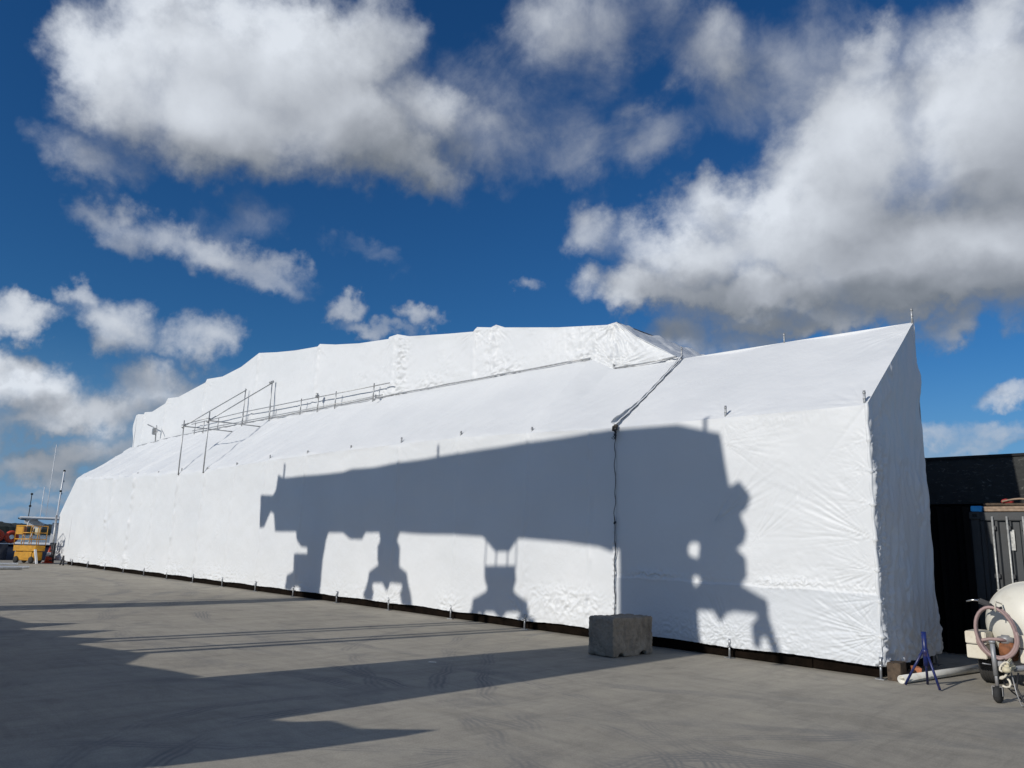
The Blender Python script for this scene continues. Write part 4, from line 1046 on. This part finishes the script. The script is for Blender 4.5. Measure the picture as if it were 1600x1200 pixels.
for (x, y, z, l, r, m, lab) in ((-3.02, 15.42, 2.452, 1.6, .02, 'plank', 'tan plank lowest at the front of the container roof stack'), (-2.98, 15.60, 2.454, 1.9, -.03, 'timber', 'dark plank lying behind the lowest tan plank on the container'),
                            (-2.95, 15.47, 2.50, 1.75, .05, 'plank', 'tan plank second from the bottom of the container roof stack'), (-2.85, 15.62, 2.504, 1.6, -.04, 'plank', 'short pale plank at the back of the container roof stack'), (-3.0, 15.52, 2.55, 1.7, .01, 'timber', 'dark plank on top of the container roof stack')):
    mb = MB(); mb.box((0, 0, 0), (l, .13, .042), bev=.004); o = mb.build('plank', M[m]); o.location = (x, y, z); o.rotation_euler = (.0, .012*math.sin(k*2), r*2); k += 1
    tag(o, lab, 'plank', 'planks stacked on the container')
mb = MB(); mb.tube([(-3.55+.09*i, 15.40+.03*math.sin(i), 2.60+.045*math.sin(i*.55)) for i in range(14)], .016, 8)
tag(mb.build('hose_length', M['plank']), 'loose tan hose draped along the top of the plank stack', 'hose')
mb = MB(); mb.lathe([(.01, -.10), (.035, -.08), (.05, -.03), (.038, .02), (.045, .06), (.01, .09)], (-3.48, 15.48, 2.605), 'X', 12)
tag(mb.build('cloth_bundle', M['red']), 'small red cloth bundle on the left end of the plank stack', 'cloth')

# ------------------------------------------------------------------ far left: scissor lift, cone, steps, boats, headland
M['yellow'] = simple('yellow machine paint', (.62, .30, .012), .45, 0, .12, 6, 0, (.25, .14, .03), 7, .5)
M['orange'] = simple('orange red plastic', (.62, .07, .025), .5, 0, .1, 5)
M['white'] = simple('white gelcoat', (.80, .81, .82), .3, 0, .05, 3)
M['navy'] = simple('dark navy hull', (.010, .016, .035), .3, 0, .2, 2)
M['glass'] = simple('dark cabin glass', (.012, .016, .02), .08)
M['grey'] = simple('grey canvas', (.22, .23, .24), .8)
sc_ = empty('scissor_lift', 'lowered yellow scissor lift with a railed platform at the far end of the quay', 'scissor lift', (-42.6, 10.05, 0), R(42)); sc_.scale = (.74, .86, 1)
def yp(n, mb, m, parent=sc_): return mb.build(n, M[m], parent)
yp('chassis', MB().box((0, 0, .34), (1.35, .70, .40), bev=.03).box((.2, -.36, .40), (.62, .03, .30), bev=.008), 'yellow')
yp('tray', MB().box((0, 0, .70), (1.50, .80, .26), bev=.015), 'yellow')
yp('scissor_arm', MB().box((0, .22, .56), (1.2, .06, .05), rot=(0, .05, 0)).box((0, -.22, .56), (1.2, .06, .05), rot=(0, -.05, 0)), 'dark')
for x in (-.5, .5):
    for y in (-.34, .34):
        w0 = yp('wheel', MB().lathe([(.05, -.05), (.16, -.05), (.17, 0), (.16, .05), (.05, .05)], (x, y, .17), 'Y', 18), 'rubber')
mb = MB()
for z in (1.12, 1.42, 1.74): mb.tube([(-.74, -.39, z), (.74, -.39, z), (.74, .39, z), (-.74, .39, z)], .022, 6, closed=True)
yp('guard_rail', mb, 'yellow')
for x in (-.74, -.25, .25, .74):
    for y in (-.39, .39): yp('rail_post', MB().tube([(x, y, .83), (x, y, 1.75)], .02, 6), 'yellow')
yp('control_box', MB().box((.60, -.30, 1.50), (.22, .16, .30), bev=.02), 'cover'); yp('mesh_panel', MB().box((-.50, -.40, 1.52), (.42, .02, .36)), 'yellow')
yp('control_box', MB().box((-.62, .1, 1.50), (.16, .3, .36), bev=.02), 'rust')
yp('ladder', MB().tube([(-.72, -.16, .1), (-.78, -.16, .8)], .02, 6).tube([(-.72, .16, .1), (-.78, .16, .8)], .02, 6).tube([(-.74, -.16, .3), (-.74, .16, .3)], .016, 6).tube([(-.76, -.16, .55), (-.76, .16, .55)], .016, 6), 'white')
yp('leaning_board', MB().box((.86, -.42, .33), (.05, .16, .70), rot=(.0, -.35, 0)), 'white')
cn = empty('traffic_cone', 'tall orange red traffic cone with a white band beside the scissor lift', 'traffic cone', (-42.9, 11.0, 0))
for n_, mb, m in (('cone_body', MB().lathe([(.17, .03), (.125, .30), (.118, .31), (.085, .50), (.08, .51), (.035, .80), (.0301, .82)], (0, 0, 0), 'Z', 18), 'orange'), ('reflective_band', MB().lathe([(.128, .33), (.130, .33), (.092, .52), (.090, .52)], (0, 0, 0), 'Z', 18), 'white'), ('base', MB().box((0, 0, .02), (.42, .42, .04), bev=.01), 'orange')):
    mb.build(n_, M[m], cn)
st = [('upright', [(-42.9, 11.02, .05), (-42.9, 11.02, .96)], .036), ('upright', [(-42.15, 11.02, .05), (-42.15, 11.02, .96)], .036), ('upright', [(-42.9, 11.2, .05), (-42.9, 11.2, .96)], .036),
      ('rail', [(-42.95, 11.02, .94), (-42.1, 11.02, .94)], .036), ('rail', [(-42.95, 11.02, .36), (-42.1, 11.02, .36)], .036), ('rail', [(-42.95, 11.02, .30), (-42.1, 11.02, .30)], .03),
      ('rung', [(-42.9, 11.02, .62), (-42.6, 11.02, .62)], .03), ('rung', [(-42.9, 11.02, .15), (-42.5, 11.02, .15)], .03), ('stay', [(-42.6, 11.02, .94), (-42.55, 11.02, .36)], .022)]
frame_from('access_steps', 'small tubular steps with a handrail at the far corner of the shelter', 'steps', (-42.5, 11.1, 0), st, 'cont')
tb = [('leg', [(-40.2, 10.95, 0), (-40.5, 11.0, .42)], .035), ('leg', [(-40.7, 10.95, 0), (-40.5, 11.0, .42)], .035), ('beam', [(-40.8, 11.0, .20), (-40.2, 11.0, .20)], .03)]
frame_from('prop_stand', 'small dark steel prop stand at the foot of the long wall', 'prop stand', (-40.5, 11, 0), tb, 'cord')
for i, (x, y, l, a, z, lab) in enumerate(((-37.4, 7.4, 3.0, 1.50, .05, 'white pipe nearest the shelter in the loose pile at the left edge'), (-37.0, 7.0, 3.2, 1.42, .05, 'white pipe lying in the middle of the loose pile at the left edge'), (-38.2, 7.5, 2.4, 1.62, .14, 'white pipe resting on top of the loose pile at the left edge'), (-36.3, 6.9, 3.0, 1.55, .05, 'grey pipe nearest the camera in the loose pile'))):
    o = MB().tube([(0, -l/2, 0), (0, l/2, 0)], .05, 8).build('pipe', M['white' if i < 3 else 'galv']); o.location = (x, y, z); o.rotation_euler = (0, 0, a-1.57)
    tag(o, lab, 'pipe', 'loose pipes at the left edge')

def boat_root(name, label, loc, rz): return empty(name, label, 'boat', loc, rz)
def hull_mesh(L_, W_, z0, z1, m_h, m_s, root):
    mb = MB(); sec = []
    for i in range(13):
        t = i/12; w = W_/2*(1-max(0, (t-.45)/.55)**2.2)+.02; zz = z1+.35*max(0, (t-.5))*1.4
        x = -L_/2+L_*t
        sec.append([mb.bm.verts.new(p) for p in ((x, -w, zz), (x-.0, -w*.88, z0+.4), (x-.3*t, 0, z0), (x, w*.88, z0+.4), (x, w, zz))])
    for A, B in zip(sec, sec[1:]):
        for k in range(4): mb.bm.faces.new((A[k], A[k+1], B[k+1], B[k])).smooth = True
        mb.bm.faces.new((A[4], A[0], B[0], B[4]))
    mb.bm.faces.new(sec[0]); mb.bm.faces.new(sec[-1][::-1])
    mb.build('hull', M[m_h], root)
    mb = MB()
    pts = []
    for i in range(13):
        t = i/12; w = W_/2*(1-max(0, (t-.45)/.55)**2.2)+.06; pts.append((-L_/2+L_*t, -w, z1+.35*max(0, (t-.5))*1.4+.02))
    mb.tube(pts+[(p[0], -p[1], p[2]) for p in pts[::-1]], .06, 6, closed=True); mb.build('rub_rail', M[m_s], root)
def bx(n, c, d, m, root, rot=None, bev=.03): return MB().box(c, d, rot, bev).build(n, M[m], root)
def tb_(n, pts, r, m, root): return MB().tube(pts, r, 6).build(n, M[m], root)
# launch with hardtop, lying along the quay (bow hidden by the shelter)
b1 = boat_root('motor_launch', 'white motor launch with flat hardtop, radar and masts behind the scissor lift', (-55, 15.6, 0), R(66))
hull_mesh(9.6, 3.2, -1.7, .66, 'navy', 'white', b1)
bx('cabin', (.9, 0, 1.05), (3.4, 2.3, .8), 'white', b1)
for y in (-1.17, 1.17): bx('cabin_window', (.9, y, 1.16), (2.9, .03, .34), 'glass', b1, None, .005)
bx('windscreen', (2.3, 0, 1.75), (.10, 2.2, .55), 'glass', b1, (0, -.4, 0), .01)
bx('hardtop', (-.7, 0, 2.26), (5.0, 2.5, .16), 'white', b1, None, .06)
bx('hardtop_visor', (-3.25, 0, 2.20), (.25, 1.0, .12), 'dark', b1, (0, .3, 0), .03)
bx('canvas_side', (-2.7, .9, 1.95), (1.0, .9, .45), 'white', b1, (0, .5, 0), .05)
for x, x2, y in ((-2.9, -2.6, 1.1), (-2.9, -2.6, -1.1), (-.6, -.9, 1.15), (-.6, -.9, -1.15), (1.2, .9, 1.1), (1.4, 1.9, -1.1), (-1.4, -.8, 1.1)): tb_('hardtop_post', [(x, y, .66), (x2, y, 2.2)], .035, 'white', b1)
bx('wheelhouse', (-.9, 0, 1.35), (1.1, 1.2, 1.3), 'white', b1)
bx('wheelhouse_window', (-.9, .61, 1.62), (.8, .02, .4), 'glass', b1, None, .004)
tb_('mast', [(-1.35, 0, 2.3), (-1.3, 0, 5.3)], .05, 'white', b1); tb_('whip_aerial', [(-2.05, .5, 2.3), (-2.05, .5, 7.0)], .02, 'white', b1); tb_('whip_aerial', [(-2.2, -.4, 2.3), (-2.2, -.4, 4.2)], .022, 'white', b1)
tb_('whip_aerial', [(-2.95, .2, 2.3), (-2.95, .2, 3.7)], .025, 'dark', b1)
for p in ((-1.3, 0, 5.3), (-1.31, .1, 4.65), (-1.33, -.1, 4.0), (-1.33, .1, 3.85), (-2.95, .2, 3.75), (-2.95, .2, 3.0)): bx('masthead_fitting', p, (.14, .12, .13), 'dark', b1)
rd = MB().lathe([(.22, 0), (.34, .06), (.34, .18), (.25, .25), (.05, .27)], (-.6, 0, 2.55), 'Z', 20).build('radar_dome', M['white'], b1)
bx('radar_pedestal', (-.6, 0, 2.45), (.3, .3, .22), 'white', b1); tb_('light_pole', [(-.6, 0, 2.8), (-.58, 0, 3.15)], .04, 'dark', b1)
for x in (1.0, 1.5, 2.1): tb_('rigging', [(x, .9, 1.45), (x+.35, .5, 2.3)], .02, 'white', b1)
# moored work boat at the frame edge, with red fenders
b2 = boat_root('work_boat', 'low dark hulled work boat with cream deckhouse and red buoys at the left edge', (-52.3, 6.0, 0), R(90))
hull_mesh(10.5, 3.0, -1.8, .80, 'navy', 'white', b2)
bx('deckhouse', (2.0, 0, 1.15), (4.6, 2.2, .72), 'grey', b2); bx('deckhouse_roof', (2.0, 0, 1.56), (4.9, 2.4, .10), 'boxw', b2)
for y in (-1.12, 1.12): bx('deckhouse_window', (2.4, y, 1.22), (3.0, .02, .26), 'glass', b2, None, .004)
tb_('roof_pole', [(4.0, .4, 1.6), (4.02, .4, 2.1)], .05, 'dark', b2); tb_('boat_mast', [(.2, 0, 1.6), (.5, 0, 4.2)], .04, 'white', b2)
for i, (x, z, m) in enumerate(((5.05, 1.12, 'orange'), (4.35, 1.16, 'orange'))):
    ring = [(x+.24*math.cos(a*.3927), -1.42, z+.24*math.sin(a*.3927)) for a in range(16)]
    MB().tube(ring, .12, 10, closed=True).build('life_ring', M['orange'], b2)
tb_('boarding_rail', [(3.2, -1.7, -.1), (3.9, -1.7, .75), (5.2, -1.7, .75)], .03, 'white', b2)
# headland
def hill_material():
    m, nt, b = new_mat('bush covered headland'); v = objvec(nt)
    nt.links.new(ramp(nt, noise_fac(nt, .9, 6, .7, v), [(.3, (.005, .010, .009)), (.7, (.014, .024, .018))]), b.inputs['Base Color']); b.inputs['Roughness'].default_value = 1; return m
M['hill'] = hill_material()
nx, ny = 240, 16
X_, Y_ = np.meshgrid(np.linspace(0, 1, nx), np.linspace(0, 1, ny), indexing='ij')
H = (3.9+1.3*fbm(X_*5, Y_*0, 3, 200)+.5*np.abs(pn(X_*60, Y_*6, 201))+.25*np.abs(pn(X_*150, Y_*14, 202)))*np.sin(np.pi*Y_)**.35*np.clip(X_*6, 0, 1)**.4
P = np.stack([-400-60*Y_, 60+160*X_, -1.5+H*1.3], -1)
me = bpy.data.meshes.new('headland'); idx = np.arange(nx*ny).reshape(nx, ny)
q = np.stack([idx[:-1, :-1], idx[1:, :-1], idx[1:, 1:], idx[:-1, 1:]], -1).reshape(-1, 4)
me.from_pydata(P.reshape(-1, 3).tolist(), [], q.tolist()); me.materials.append(M['hill'])
tag(link(bpy.data.objects.new('headland', me)), 'low dark wooded headland across the water', kind='structure')
